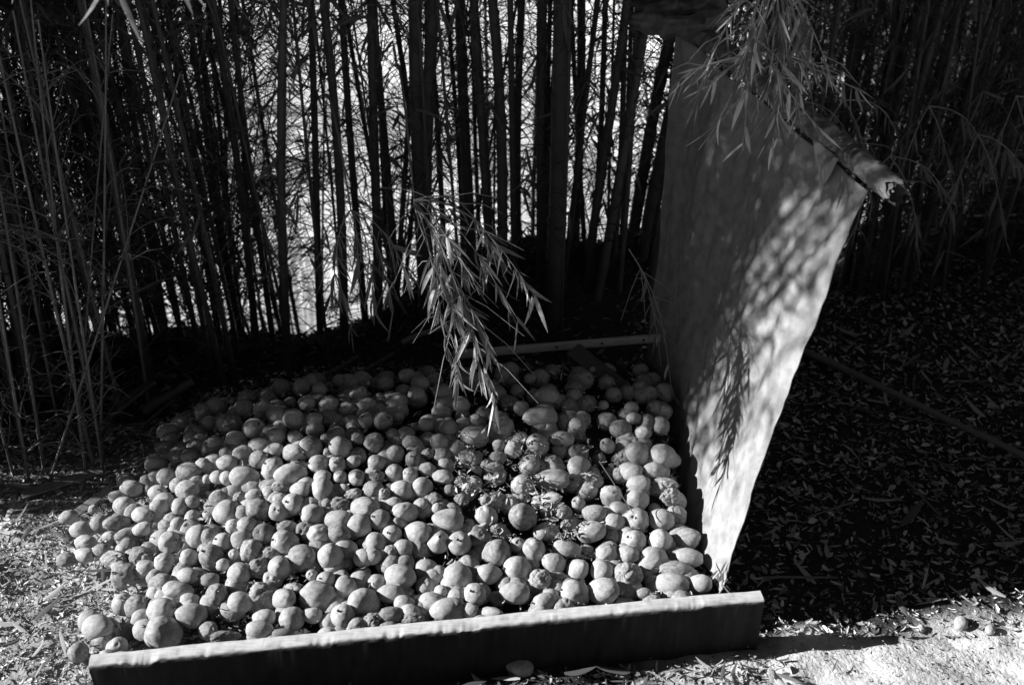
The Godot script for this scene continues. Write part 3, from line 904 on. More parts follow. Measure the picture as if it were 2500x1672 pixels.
func build_fruit() -> void:
	rng.seed = 99
	# centre x, z, height in mm, half length and half width in mm, turn in degrees
	var whole := [[-767, -2112, 182, 20, 17, 60], [-706, -2103, 199, 27, 21, 10], [-665, -2126, 214, 30, 26, -60], [-638, -2071, 206, 29, 19, 10], [-679, -2053, 191, 25, 19, 5], [-715, -2031, 178, 26, 19, 0], [-631, -2023, 196, 24, 21, -45], [-589, -1989, 193, 25, 23, 60], [-599, -2092, 219, 24, 21, 70], [-550, -2080, 223, 18, 15, 20], [-565, -2143, 236, 29, 24, -45], [-507, -2132, 240, 20, 18, 0], [-610, -2165, 234, 29, 23, -50], [-537, -2196, 248, 23, 19, -30], [-478, -2187, 249, 26, 21, -40], [-512, -2254, 253, 22, 18, -50], [-470, -2301, 253, 17, 16, 0], [-506, -2045, 218, 28, 24, 60], [-547, -2031, 210, 30, 20, -20], [-589, -2045, 209, 18, 16, -30], [-427, -2044, 216, 30, 24, 40], [-475, -1994, 202, 26, 22, 20], [-431, -1990, 203, 22, 19, 85], [-392, -2000, 205, 17, 15, 0], [-407, -2235, 252, 24, 20, -30], [-380, -2186, 247, 26, 19, -30], [-543, -1969, 191, 38, 24, -10], [-659, -1978, 175, 35, 24, 0], [-734, -1994, 162, 17, 16, 0], [-706, -1983, 166, 19, 15, 90], [-462, -1955, 190, 21, 18, 0], [-420, -1955, 190, 17, 16, 80], [-380, -1955, 190, 23, 19, -60], [-744, -2153, 198, 10, 9, 0], [-758, -1995, 155, 12, 11, 0], [-374, -2134, 236, 20, 19, 70], [-342, -2283, 254, 23, 19, 0], [-286, -2320, 255, 23, 19, -45], [-247, -2283, 254, 25, 21, 0], [-254, -2239, 250, 23, 19, 0], [-306, -2205, 248, 27, 22, -60], [-334, -2130, 236, 30, 22, -45], [-185, -2244, 251, 24, 20, 10], [-132, -2194, 243, 25, 20, 70], [-219, -2122, 231, 23, 17, 20], [-161, -2114, 225, 24, 20, 50], [-184, -2067, 216, 24, 21, 50], [-249, -2063, 217, 26, 17, 20], [-348, -2060, 220, 24, 23, 0], [-290, -2026, 209, 23, 21, 70], [-334, -1999, 202, 21, 19, 0], [-244, -2012, 202, 21, 19, 80], [-288, -1973, 189, 23, 22, 80], [-251, -1967, 188, 20, 19, 60], [-208, -1984, 192, 20, 17, 30], [-170, -1965, 184, 26, 18, 10], [-95, -2091, 217, 34, 26, 10], [-21, -2118, 224, 29, 26, 70], [25, -2187, 239, 20, 19, 0], [49, -2310, 253, 16, 14, 0], [4, -2051, 205, 23, 21, 80], [20, -2089, 215, 21, 14, -20], [45, -2005, 188, 25, 23, 0], [73, -2159, 231, 42, 28, 0], [92, -2236, 244, 33, 24, 0], [241, -2204, 237, 13, 12, 0], [314, -2197, 234, 18, 16, 0], [278, -2126, 214, 29, 23, 30], [318, -2163, 223, 19, 15, 0], [335, -2115, 211, 22, 17, -30], [243, -2072, 201, 26, 17, 60], [315, -2053, 191, 36, 29, 50], [382, -2046, 188, 37, 28, 45], [129, -2087, 210, 29, 20, 10], [65, -2066, 207, 31, 27, 80], [168, -2007, 185, 28, 25, 0], [353, -2002, 175, 29, 21, 10], [294, -1997, 176, 31, 22, 5], [98, -1968, 173, 45, 25, -8], [203, -1967, 171, 23, 18, 20], [312, -1963, 164, 29, 21, 0], [241, -1926, 156, 29, 24, 70], [302, -1918, 150, 30, 25, 0], [259, -1892, 146, 23, 16, 5], [90, -1914, 159, 31, 15, -25], [123, -1878, 145, 21, 18, 20], [161, -1904, 150, 21, 16, 75], [246, -1854, 135, 23, 20, 10], [299, -1863, 135, 28, 27, 60], [358, -1867, 133, 29, 25, 20], [187, -1828, 130, 34, 24, -25], [291, -1808, 120, 28, 22, 50], [351, -1808, 119, 31, 24, 40], [414, -1816, 118, 30, 24, -50], [51, -1775, 118, 30, 25, 75], [128, -1780, 119, 33, 19, 30], [220, -1767, 112, 25, 21, 20], [268, -1767, 112, 25, 20, 0], [329, -1759, 107, 31, 26, 30], [410, -1764, 107, 32, 20, 15], [96, -1739, 112, 27, 22, 50], [152, -1726, 106, 28, 22, -65], [206, -1722, 106, 25, 23, 0], [373, -1728, 101, 34, 20, 10], [360, -1688, 96, 37, 23, 5], [424, -1689, 97, 26, 19, 0], [142, -1661, 96, 31, 26, 30], [205, -1666, 97, 35, 27, -20], [294, -1660, 95, 17, 12, -10], [75, -1636, 94, 28, 18, 0], [-267, -1927, 174, 27, 23, 0], [-218, -1934, 177, 27, 23, 60], [-283, -1890, 166, 19, 13, 0], [-311, -1844, 150, 25, 23, 60], [-253, -1866, 156, 32, 22, 15], [-218, -1888, 162, 17, 15, 0], [-178, -1880, 156, 18, 12, 80], [25, -1948, 170, 30, 27, 70], [-61, -1860, 145, 32, 25, 80], [-279, -1805, 138, 24, 21, 70], [-220, -1810, 140, 33, 26, -20], [-152, -1848, 148, 36, 25, 12], [-172, -1791, 131, 31, 25, -80], [-121, -1786, 129, 30, 25, 85], [26, -1864, 144, 40, 30, 60], [14, -1787, 124, 18, 17, 0], [-250, -1772, 128, 23, 19, 20], [-316, -1784, 134, 24, 21, 60], [-319, -1747, 126, 19, 18, 0], [-39, -1766, 119, 33, 28, -20], [-252, -1697, 110, 34, 26, 15], [-122, -1700, 108, 31, 28, 30], [-50, -1708, 107, 29, 21, 10], [13, -1723, 108, 31, 27, 20], [-159, -1659, 101, 16, 14, -30], [-269, -1650, 102, 29, 20, 5], [-81, -1649, 100, 27, 23, 75], [-123, -1644, 100, 19, 18, 0], [7, -1658, 99, 33, 23, 0], [-178, -1633, 97, 26, 19, 0], [-236, -1624, 98, 22, 18, 0], [-132, -1618, 95, 27, 20, 0], [-607, -1878, 153, 30, 26, 10], [-647, -1875, 147, 20, 17, 0], [-687, -1885, 140, 33, 27, -30], [-660, -1840, 135, 18, 17, 90], [-626, -1838, 140, 23, 19, 0], [-528, -1823, 145, 23, 16, 5], [-526, -1784, 133, 31, 27, 45], [-555, -1867, 158, 23, 22, 80], [-521, -1885, 164, 27, 24, 60], [-469, -1854, 159, 28, 23, 15], [-512, -1921, 180, 24, 18, 0], [-456, -1922, 181, 26, 25, 0], [-410, -1926, 180, 16, 11, 0], [-558, -1901, 169, 18, 12, 0], [-351, -1874, 162, 36, 25, 5], [-412, -1841, 153, 33, 22, 10], [-360, -1829, 148, 28, 25, 0], [-451, -1803, 142, 26, 23, 20], [-405, -1803, 143, 28, 21, 0], [-675, -1799, 120, 22, 21, 60], [-631, -1802, 125, 26, 22, 30], [-529, -1722, 115, 32, 25, -75], [-478, -1745, 123, 32, 28, -20], [-416, -1743, 127, 35, 27, 88], [-644, -1764, 115, 13, 12, 80], [-664, -1740, 107, 15, 14, 0], [-621, -1712, 105, 30, 24, -60], [-694, -1764, 107, 31, 25, 70], [-451, -1698, 114, 16, 12, 85], [-416, -1683, 111, 21, 19, 60], [-428, -1645, 102, 40, 27, 25], [-370, -1667, 107, 23, 23, 0], [-339, -1745, 123, 24, 19, 0], [-660, -1662, 90, 29, 23, -70], [-600, -1638, 90, 28, 22, 10], [-505, -1639, 99, 34, 22, -35], [-625, -1917, 165, 19, 15, 0], [-717, -1931, 149, 21, 18, -30], [-1120, -1975, 50, 23, 17, -10], [-1024, -1933, 65, 24, 22, -30], [-973, -1918, 78, 31, 20, 10], [-910, -1928, 96, 27, 19, 0], [-897, -1883, 90, 23, 16, -20], [-1063, -1919, 57, 29, 20, 15], [-1038, -1873, 57, 27, 16, 0], [-805, -1874, 113, 17, 16, 0], [-812, -1825, 100, 26, 24, -40], [-745, -1828, 114, 26, 26, 0], [-942, -1872, 79, 21, 12, -20], [-982, -1881, 70, 19, 10, -20], [-1028, -1830, 54, 27, 17, -10], [-985, -1835, 63, 21, 16, 0], [-1065, -1822, 48, 25, 17, 0], [-809, -1767, 88, 23, 22, 60], [-752, -1773, 98, 21, 19, 40], [-898, -1746, 68, 31, 27, 60], [-850, -1756, 77, 26, 20, 0], [-802, -1710, 78, 28, 20, -30], [-742, -1722, 91, 25, 17, 0], [-755, -1684, 81, 33, 19, 10], [-779, -1632, 71, 32, 26, -35], [-721, -1656, 80, 20, 14, 0], [-706, -1612, 77, 32, 24, 30], [-912, -1602, 50, 36, 26, -10], [-757, -1574, 66, 38, 31, 40], [-923, -1778, 68, 18, 11, -20], [-928, -2105, 121, 25, 21, 10], [-879, -2044, 128, 24, 20, -40], [-815, -2033, 149, 33, 23, -20], [-972, -2034, 95, 28, 18, 5], [-1004, -2017, 82, 22, 15, 10], [-831, -2087, 155, 21, 15, 0], [-781, -2045, 162, 20, 16, 0], [-871, -1946, 110, 22, 17, 0], [-975, -1978, 85, 28, 22, 0], [-810, -1926, 125, 21, 20, 20], [-783, -1931, 133, 17, 16, 0], [-365, -1587, 96, 29, 23, 80], [-333, -1568, 95, 22, 15, 0], [-139, -1609, 95, 38, 25, 0], [-47, -1600, 96, 27, 12, 0], [-94, -1609, 95, 21, 15, 0], [-433, -1592, 97, 21, 16, 0], [-477, -1585, 94, 27, 24, 40], [-540, -1592, 90, 24, 17, 0], [-543, -1562, 86, 28, 18, 0], [-329, -1625, 99, 36, 31, 60], [-223, -1601, 96, 21, 16, 0]]
	var rotten := [[-726, -2067, 184, 17, 15, 0], [-427, -2177, 246, 24, 15, -5], [-460, -2029, 214, 11, 10, 0], [-662, -2174, 226, 10, 9, 0], [-387, -2071, 224, 17, 15, 60], [-470, -2073, 226, 14, 12, 0], [-295, -2149, 238, 15, 13, 0], [-246, -2116, 229, 13, 10, -20], [-268, -2090, 225, 21, 18, 0], [-303, -2090, 224, 16, 15, 0], [-211, -2033, 205, 15, 14, 0], [-332, -1958, 188, 21, 18, 0], [-33, -2063, 208, 16, 15, 0], [-94, -2025, 199, 21, 16, 0], [-87, -1991, 189, 22, 9, 50], [-36, -2028, 197, 22, 15, 0], [-64, -2008, 193, 14, 12, 0], [-45, -1995, 187, 23, 15, 0], [-124, -1958, 179, 20, 11, 0], [377, -1961, 161, 31, 19, 5], [391, -1928, 152, 29, 21, 30], [197, -1877, 144, 30, 19, -10], [265, -1709, 100, 35, 31, 60], [66, -1692, 102, 27, 24, 60], [-335, -1924, 177, 25, 21, 0], [-305, -1907, 172, 20, 15, 80], [-188, -1903, 164, 22, 17, 0], [-150, -1930, 171, 17, 13, 0], [-121, -1903, 164, 18, 14, 0], [-47, -1905, 159, 34, 21, 10], [-264, -1838, 147, 19, 11, 60], [-74, -1805, 130, 25, 22, 0], [-278, -1762, 128, 15, 13, 0], [-580, -1812, 135, 27, 24, 70], [-384, -1910, 176, 22, 12, -20], [-561, -1930, 178, 22, 14, 0], [-441, -1882, 168, 14, 13, 0], [-410, -1881, 166, 24, 18, 0], [-485, -1819, 146, 21, 18, 0], [-601, -1768, 122, 28, 24, 70], [-559, -1759, 123, 25, 15, 0], [-576, -1724, 111, 25, 22, 40], [-715, -1821, 118, 21, 20, 0], [-489, -1666, 106, 20, 12, 0], [-557, -1653, 98, 26, 24, 20], [-686, -1705, 93, 20, 15, 0], [-661, -1922, 157, 16, 14, 0], [-779, -1861, 116, 11, 10, 80], [-922, -1844, 78, 17, 14, 0], [-943, -1801, 67, 36, 20, -20], [-876, -1799, 80, 31, 20, 0], [-807, -1975, 138, 33, 22, -10], [-1062, -1992, 63, 14, 10, -40], [-305, -1577, 95, 23, 16, 0], [-262, -1592, 97, 28, 18, 0], [-213, -1582, 96, 24, 13, 0], [-614, -1549, 79, 31, 12, 0], [-489, -1546, 89, 23, 11, 0]]
	var sunk := [[-592, -2238, 224, 15, 12, 0], [-456, -2159, 217, 22, 20, 0], [-421, -2154, 217, 22, 19, 0], [-526, -2015, 180, 17, 14, 0], [-681, -2042, 163, 22, 16, 0], [-773, -2069, 145, 18, 17, 0], [-451, -2256, 231, 17, 13, 0], [-440, -2301, 235, 21, 13, 0], [-317, -2081, 197, 14, 12, 0], [-326, -2057, 188, 15, 11, 0], [2, -2328, 233, 19, 15, 0], [15, -2283, 228, 19, 17, 0], [-52, -1994, 160, 16, 14, 0], [-108, -2304, 232, 21, 18, 0], [-143, -2323, 233, 22, 19, 0], [328, -2295, 225, 16, 13, 0], [152, -2219, 216, 17, 15, 0], [167, -2135, 193, 30, 20, 60], [277, -2064, 168, 17, 15, 0], [221, -2060, 169, 18, 16, 0], [248, -2019, 156, 17, 17, 0], [93, -2041, 168, 28, 26, 0], [65, -1915, 131, 19, 15, 0], [403, -1896, 115, 20, 20, 0], [86, -1848, 112, 29, 24, 45], [151, -1867, 113, 24, 19, 0], [175, -1801, 97, 19, 13, 0], [308, -1726, 81, 17, 17, 0], [115, -1712, 81, 23, 18, 0], [227, -1854, 107, 21, 18, 0], [348, -1919, 122, 17, 15, 0], [-20, -1838, 112, 19, 15, 0], [-89, -1774, 98, 20, 19, 0], [-201, -1695, 83, 21, 21, 0], [-298, -1744, 96, 17, 15, 0], [-299, -1702, 87, 15, 13, 0], [-159, -1722, 90, 15, 14, 0], [-35, -1663, 77, 22, 17, 30], [-233, -1675, 82, 15, 13, 0], [-35, -1811, 105, 16, 15, 0], [-205, -1659, 79, 16, 13, 0], [-355, -1807, 114, 13, 11, 0], [-381, -1747, 100, 18, 15, 60], [-344, -1724, 93, 22, 17, 0], [-694, -1972, 141, 17, 15, 90], [-752, -1969, 126, 18, 9, 80], [-742, -1907, 110, 17, 15, 0], [-507, -1830, 122, 16, 15, 0], [-857, -1747, 53, 20, 15, 0], [-932, -2185, 113, 25, 20, 0], [-948, -2252, 115, 26, 17, 0], [-1016, -2099, 71, 31, 19, -30], [-902, -2019, 94, 26, 20, 0], [-929, -2035, 89, 16, 14, 80], [-821, -2167, 152, 21, 20, 0], [123, -1639, 75, 20, 8, 0], [252, -1657, 75, 22, 9, 0]]
	var zones := {}
	var rows := []
	for k in whole.size(): rows.append([whole[k], 0])
	for k in rotten.size(): rows.append([rotten[k], 1])
	for k in mini(sunk.size(), 12): rows.append([sunk[k], 2])
	var n := 0
	for rw in rows:
		var c: Array = rw[0]
		n += 1
		var p := Vector3(c[0], c[2], c[1]) / 1000.0
		var a: float = c[3] / 1000.0 * 1.09
		var b: float = c[4] / 1000.0 * 1.09
		var rot: bool = rw[1] == 1
		var pear := n == 123
		var o := MeshInstance3D.new()
		var pick: int = (9 + rng.randi() % 5 if n % 3 != 0 else [2, 4, 6, 7][n % 4]) if rot else 8 if pear else rng.randi() % 8
		o.mesh = fruit_mesh[pick]
		var tone := rng.randi() % 2
		if rng.randf() < 0.16: tone = 2
		o.material_override = mat.rotten[0 if rng.randf() < 0.6 else 1] if rot else mat.fruit[tone]
		o.name = numbered("fruit")
		add_child(o, true)
		var bs := fruit_basis(a, b, c[5], rng.randf() * TAU, rng.randf_range(-0.5, 0.5) if not pear else 0.1)
		if rng.randf() < 0.5 and not pear: bs = bs * Basis(Vector3.UP, PI)
		o.transform = Transform3D(bs, p)
		if not rot and b > 0.017:
			if rng.randf() < 0.75:
				var cx := obj("calyx", calyx_mesh, mat.calyx, o)
				cx.position = Vector3(0.93 if pick < 8 else 1.05, 0, 0)
			if rng.randf() < 0.3:
				var s := obj("stalk", stalk_mesh, mat.twig_pale, o)
				s.transform = Transform3D(Basis(Vector3.UP, PI), Vector3(-0.92, 0, 0))
		var d := behind_plank(p.x, p.z)
		var row := "against the plank" if d < 0.10 else "low on the slope" if d < 0.24 else "half way up" if d < 0.40 else "high on the slope" if d < 0.58 else "at the dim back"
		var col := "at the open end" if p.x < -0.72 else "nearer the open end" if p.x < -0.45 else "below the hanging leaves" if p.x < -0.15 else "nearer the canvas" if p.x < 0.12 else "beside the canvas"
		var zone := row + ", " + col
		if not zones.has(zone): zones[zone] = []
		var shape := "long" if a / b > 1.45 else "egg-shaped" if a / b > 1.18 else "round"
		o.set_meta("category", "fruit")
		zones[zone].append({"node": o, "x": p.x, "d": d, "size": a * b, "long": a / b, "rot": rot, "shape": ("lumpy rotting" if rot else "pale " + shape), "pear": pear})
	for zone in zones:
		var list: Array = zones[zone]
		single_out(list, [["size", 1, "largest"], ["size", -1, "smallest"], ["long", 1, "most elongated"], ["d", -1, "nearest the plank"], ["d", 1, "farthest from plank"], ["x", 1, "nearest the canvas"], ["x", -1, "farthest from canvas"], ["long", -1, "roundest"]],
			func(how: String, r) -> String: return ("pear-necked fruit, %s, %s" % [how, zone]) if r.pear else "%s fruit, %s %s" % [r.shape, how, zone],
			func(r) -> String: return "%s fruit of middling size %s" % [r.shape, zone], "fruit " + zone)
	# the fruit one only glimpses deeper in the heap
	for make in 4:
		var where := []
		var tint := PackedColorArray()
		for k in sunk.size():
			if k < 12 or k % 4 != make: continue
			var c: Array = sunk[k]
			where.append(Transform3D(fruit_basis(c[3] / 1000.0, c[4] / 1000.0, c[5], rng.randf() * TAU, 0.2), Vector3(c[0], c[2], c[1]) / 1000.0))
			tint.append(Color(1, 1, 1))
		for k in 130:
			var x := rng.randf_range(-0.95, 0.42)
			var z := rng.randf_range(-2.38, -1.5)
			var d := behind_plank(x, z)
			if d < -0.005 or d > 0.82: continue
			var s := rng.randf_range(0.02, 0.027)
			where.append(Transform3D(fruit_basis(s * 1.15, s, rng.randf() * 360.0, rng.randf() * TAU, rng.randf_range(-0.6, 0.6)), Vector3(x, pile_top(x, z) - 0.020, z)))
			tint.append(Color(1, 1, 1))
		scatter("fruit_layer", fruit_mesh[make], mat.fruit[1 + make % 2], where, tint, "fruit glimpsed in the dark gaps deeper in the heap", "fruit")
	# one that rolled over in front of the plank
	var lone := obj("fruit", fruit_mesh[3], mat.fruit[0])
	lone.transform = Transform3D(fruit_basis(0.030, 0.021, 20, 0.4, 0.1), Vector3(0.017, 0.022, -1.515))
	tag(lone, "pale egg-shaped fruit lying alone on the path side of the plank", "fruit")

func build_sprays() -> void:
	rng.seed = 321
	spray("hanging_branch", "dead bamboo branch with pale leaves drooping over the heap, the longest one", "leafy branches hanging into the bin", Vector3(-0.221, 0.845, -2.124),
		[Vector3(-0.141, 0.544, -1.918), Vector3(-0.103, 0.610, -1.908), Vector3(-0.066, 0.534, -1.880), Vector3(-0.028, 0.553, -1.880), Vector3(0.019, 0.628, -1.936), Vector3(-0.075, 0.685, -1.993), Vector3(0.052, 0.685, -1.955), Vector3(-0.160, 0.666, -2.021), Vector3(-0.038, 0.478, -1.861), Vector3(-0.122, 0.497, -1.899), Vector3(-0.019, 0.722, -2.012)], 20, 0.42, 0.08, 0.07, 0.002, 5, 0.6, 1.4, Vector3(-0.34, 0.93, -2.97))
	spray("hanging_branch", "dull bamboo branch drooping just beside the pale one, nearer the open end", "leafy branches hanging into the bin", Vector3(-0.40, 0.74, -2.32),
		[Vector3(-0.35, 0.48, -2.24), Vector3(-0.41, 0.45, -2.24), Vector3(-0.30, 0.50, -2.24), Vector3(-0.46, 0.50, -2.28), Vector3(-0.26, 0.57, -2.28), Vector3(-0.38, 0.56, -2.2)], 12, 0.1, 0.085, 0.05, 0.002, 5, 0.5, 1.5, Vector3(-0.55, 0.85, -2.92))
	spray("hanging_branch", "leafy bamboo branch hanging over the canvas roll from above", "leafy branches hanging into the bin", Vector3(0.50, 1.36, -2.02),
		[Vector3(0.37, 1.12, -1.98), Vector3(0.41, 1.08, -1.95), Vector3(0.47, 1.06, -1.96), Vector3(0.53, 1.04, -1.97), Vector3(0.58, 1.05, -2.0), Vector3(0.66, 1.12, -2.02), Vector3(0.61, 1.18, -2.05), Vector3(0.51, 1.12, -1.98), Vector3(0.45, 1.15, -2.0), Vector3(0.55, 1.10, -2.02), Vector3(0.47, 1.02, -1.97), Vector3(0.55, 1.02, -2.0)], 16, 0.4, 0.075, 0.03, 0.0025, 6, 0.35, 1.7)
	spray("hanging_branch", "bare forked twig with a few thin leaves over the canvas roll", "leafy branches hanging into the bin", Vector3(0.50, 1.21, -1.99),
		[Vector3(0.36, 1.11, -1.97), Vector3(0.33, 1.16, -1.97), Vector3(0.66, 1.16, -2.0), Vector3(0.72, 1.12, -2.0), Vector3(0.62, 1.06, -1.98)], 7, 0.5, 0.08, 0.01, 0.0028, 4, 0.3, 0.9)
	spray("hanging_branch", "few blurred leaves on a twig high at the open end, close to the viewer", "leafy branches hanging into the bin", Vector3(-0.66, 1.52, -1.62),
		[Vector3(-0.60, 1.40, -1.6), Vector3(-0.50, 1.42, -1.65)], 4, 0.9, 0.10, 0.01)
	spray("hanging_branch", "thin branch with sparse leaves in the dark beside the canvas's shaded edge", "leafy branches hanging into the bin", Vector3(0.30, 0.62, -2.35),
		[Vector3(0.40, 0.30, -2.3), Vector3(0.43, 0.22, -2.25)], 7, 0.3, 0.09, 0.04, 0.0018)
	# leaf sprays of the grove's outer canes over the right-hand ground
	for k in 9:
		var r := Vector3(0.9 + 0.14 * k, 0.55 + 0.25 * rng.randf(), -2.9 - 0.3 * rng.randf())
		spray("low_branch", "drooping dim bamboo spray at the grove's edge, %s from the canvas" % ["first", "second", "third", "fourth", "fifth", "sixth", "seventh", "eighth", "ninth"][k], "dim sprays at the grove's edge", r,
			[r + Vector3(-0.12, -0.25, 0.15), r + Vector3(0.1, -0.3, 0.15), r + Vector3(0.2, -0.15, 0.05)], 9, 0.0, 0.09, 0.05)

func stick(called: String, label: String, category: String, a: Vector3, b: Vector3, r: float, m: Material, sag := 0.0, group := "") -> void:
	var s := Mb.new()
	var pts := []
	var rad := []
	for k in 9:
		var u := k / 8.0
		pts.append((b - a) * u - Vector3(0, sag * sin(PI * u), 0) + Vector3(0, 0.3 * r * sin(u * 9.0), 0.4 * r * cos(u * 7.0)))
		rad.append(r * (1.0 - 0.25 * u) * (1.15 if k % 3 == 1 else 1.0))
	s.tube(pts, rad, 8)
	var o := obj(called, s.done(), m)
	o.position = a
	tag(o, label, category, group)

func slat(called: String, label: String, category: String, a: Vector3, b: Vector3, w: float, h: float, m: Material, roll := 0.0) -> MeshInstance3D:
	var x := (b - a).normalized()
	var y := (Vector3.UP - x * x.y).normalized()
	var z := x.cross(y)
	var bs := Basis(x, y, z) * Basis(Vector3.RIGHT, roll)
	var s := Mb.new()
	var nl := 24
	var l := (b - a).length()
	var ring := [Vector2(-1, -0.7), Vector2(-0.85, -1), Vector2(0.85, -1), Vector2(1, -0.7), Vector2(1, 0.7), Vector2(0.85, 1), Vector2(-0.85, 1), Vector2(-1, 0.7)]
	s.skin(nl, 8, func(r: int, q: int) -> Vector3:
		var u := float(r) / (nl - 1)
		var k := 1.0 + 0.06 * sin(u * 11.0 + q) + 0.04 * sin(u * 37.0)
		return Vector3(l * u, ring[q].y * h * 0.5, ring[q].x * w * 0.5 * k))
	for e in 2:
		var nn := Vector3(-1 if e == 0 else 1, 0, 0)
		var c := s.vert(Vector3(0 if e == 0 else l, 0, 0), nn)
		var rr := []
		for q in 8: rr.append(s.vert(s.v[(0 if e == 0 else (nl - 1) * 8) + q], nn))
		for q in 8: s.tri(c, rr[q], rr[(q + 1) % 8])
	fix(s)
	var o := obj(called, s.done(), m)
	o.transform = Transform3D(bs, a)
	tag(o, label, category)
	return o

func build_odds() -> void:
	rng.seed = 17
	# pale batten across the back of the bin
	var bt := slat("timber_batten", "pale timber batten lying level across the back of the bin", "batten", Vector3(-0.17, 0.215, -2.5), Vector3(0.46, 0.275, -2.5), 0.012, 0.024, mat.batten_pale)
	for x in [0.30, 0.43, 0.55]:
		var nl := Mb.new()
		nl.tube([Vector3(0, 0, 0.004), Vector3(0, 0, 0.009)], [0.003, 0.0035], 8)
		obj("nail", nl.done(), mat.nail, bt).position = Vector3(x, 0.002, 0)
	stick("fallen_cane", "grey stick slanting up behind the hanging branch", "stick", Vector3(-0.33, 0.19, -2.62), Vector3(-0.13, 0.275, -2.62), 0.009, mat.batten)
	slat("dark_board", "dark narrow board slanting down onto the dim fruit before the canvas", "board", Vector3(0.17, 0.28, -2.42), Vector3(0.335, 0.21, -2.27), 0.05, 0.012, mat.dark_wood, 0.3)
	slat("bark_strip", "broad pale strip of wood leaning among the first fruit of the open end", "wood strip", Vector3(-0.865, 0.018, -1.60), Vector3(-0.795, 0.055, -1.75), 0.034, 0.008, mat.batten, 0.5)
	slat("bark_strip", "short pale strip of wood half way along the open end slope", "wood strip", Vector3(-0.66, 0.065, -1.65), Vector3(-0.60, 0.10, -1.76), 0.024, 0.006, mat.batten, 0.4)
	slat("bamboo_sheath", "flat grey bamboo sheath lying before the reeds", "sheath", Vector3(-1.30, 0.02, -2.10), Vector3(-1.12, 0.03, -2.2), 0.03, 0.005, mat.batten, 0.2)
	slat("bamboo_sheath", "short dull sheath beside the topmost fruit of the open end", "sheath", Vector3(-1.13, 0.02, -2.02), Vector3(-1.05, 0.06, -2.08), 0.022, 0.005, mat.batten, 0.5)
	# cut ends of cane heaped behind the reeds
	var cut := [[-1.20, -2.52, -1.10, -2.64, 0.011], [-1.16, -2.68, -1.03, -2.60, 0.010], [-1.14, -2.60, -1.06, -2.52, 0.008], [-1.10, -2.56, -1.02, -2.55, 0.009], [-1.10, -2.51, -0.95, -2.53, 0.016], [-1.22, -2.38, -1.06, -2.52, 0.006], [-1.13, -2.28, -1.0, -2.5, 0.005], [-0.62, -2.62, -0.48, -2.7, 0.007], [-0.5, -2.62, -0.36, -2.66, 0.008]]
	var said := ["two-ended dull cane offcut uppermost behind the reeds", "dull curved cane offcut behind the uppermost one", "short cane offcut crossing under the uppermost one", "stubby cane offcut above the thick one", "thickest grey cane offcut behind the reeds", "straight thin cane leaning from reeds to offcuts", "thinnest bent cane standing between reeds and heap", "dull stick on the ground at the heap's back", "second dull stick on the ground at the heap's back, nearer the batten"]
	for k in cut.size():
		var c: Array = cut[k]
		stick("cane_offcut", said[k], "offcut", Vector3(c[0], ground_y(c[0], c[1]) + 0.02, c[1]), Vector3(c[2], ground_y(c[2], c[3]) + 0.05 + 0.03 * (k % 3), c[3]), c[4], mat.pole, 0.0, "cane offcuts")
	# long dry stick over the dark ground on the right
	stick("fallen_stick", "long dark stick lying across the shaded ground beyond the canvas", "stick", Vector3(0.96, 0.03, -2.84), Vector3(1.5, 0.06, -2.10), 0.011, mat.batten)
	stick("fallen_stick", "short straight stick beside the canvas's front foot on shaded ground", "stick", Vector3(0.60, 0.012, -1.80), Vector3(0.78, 0.012, -1.80), 0.003, mat.batten)
	stick("fallen_stick", "dry stalk slanting down onto fruit beside the canvas", "stick", Vector3(0.21, 0.245, -1.95), Vector3(0.285, 0.175, -1.84), 0.0014, mat.pole)
	stick("fallen_stick", "thin stalk crossing the heap's dim middle", "stick", Vector3(-0.42, 0.25, -2.2), Vector3(-0.33, 0.255, -2.2), 0.003, mat.batten)
	for k in 26:
		var x := rng.randf_range(0.65, 1.6)
		var z := rng.randf_range(-3.0, -1.8)
		var a := rng.randf() * PI
		var l := rng.randf_range(0.06, 0.2)
		stick("fallen_stick", "small dead twig on the shaded ground beyond the canvas", "stick", Vector3(x, ground_y(x, z) + 0.012, z), Vector3(x + cos(a) * l, ground_y(x, z) + rng.randf_range(0.008, 0.03), z + sin(a) * l), rng.randf_range(0.0015, 0.0035), mat.batten, 0.0, "dead twigs on the shaded ground")
	# stones on the sunlit path
	var st := [[1.02, -1.655, 0.019, "large white stone on the sunlit path"], [1.075, -1.63, 0.013, "flat white stone right beside the large one"], [0.93, -1.65, 0.011, "small pale stone at the shadow's edge on the path"]]
	for s in st:
		var o := obj("stone", fruit_mesh[4 + st.find(s)], mat.stone)
		o.transform = Transform3D(Basis.from_euler(Vector3(0.3, 1.0, 0.2)) * Basis.from_scale(Vector3(s[2], s[2] * 0.7, s[2] * 0.85)), Vector3(s[0], ground_y(s[0], s[1]) + s[2] * 0.5, s[1]))
		tag(o, s[3], "stone")

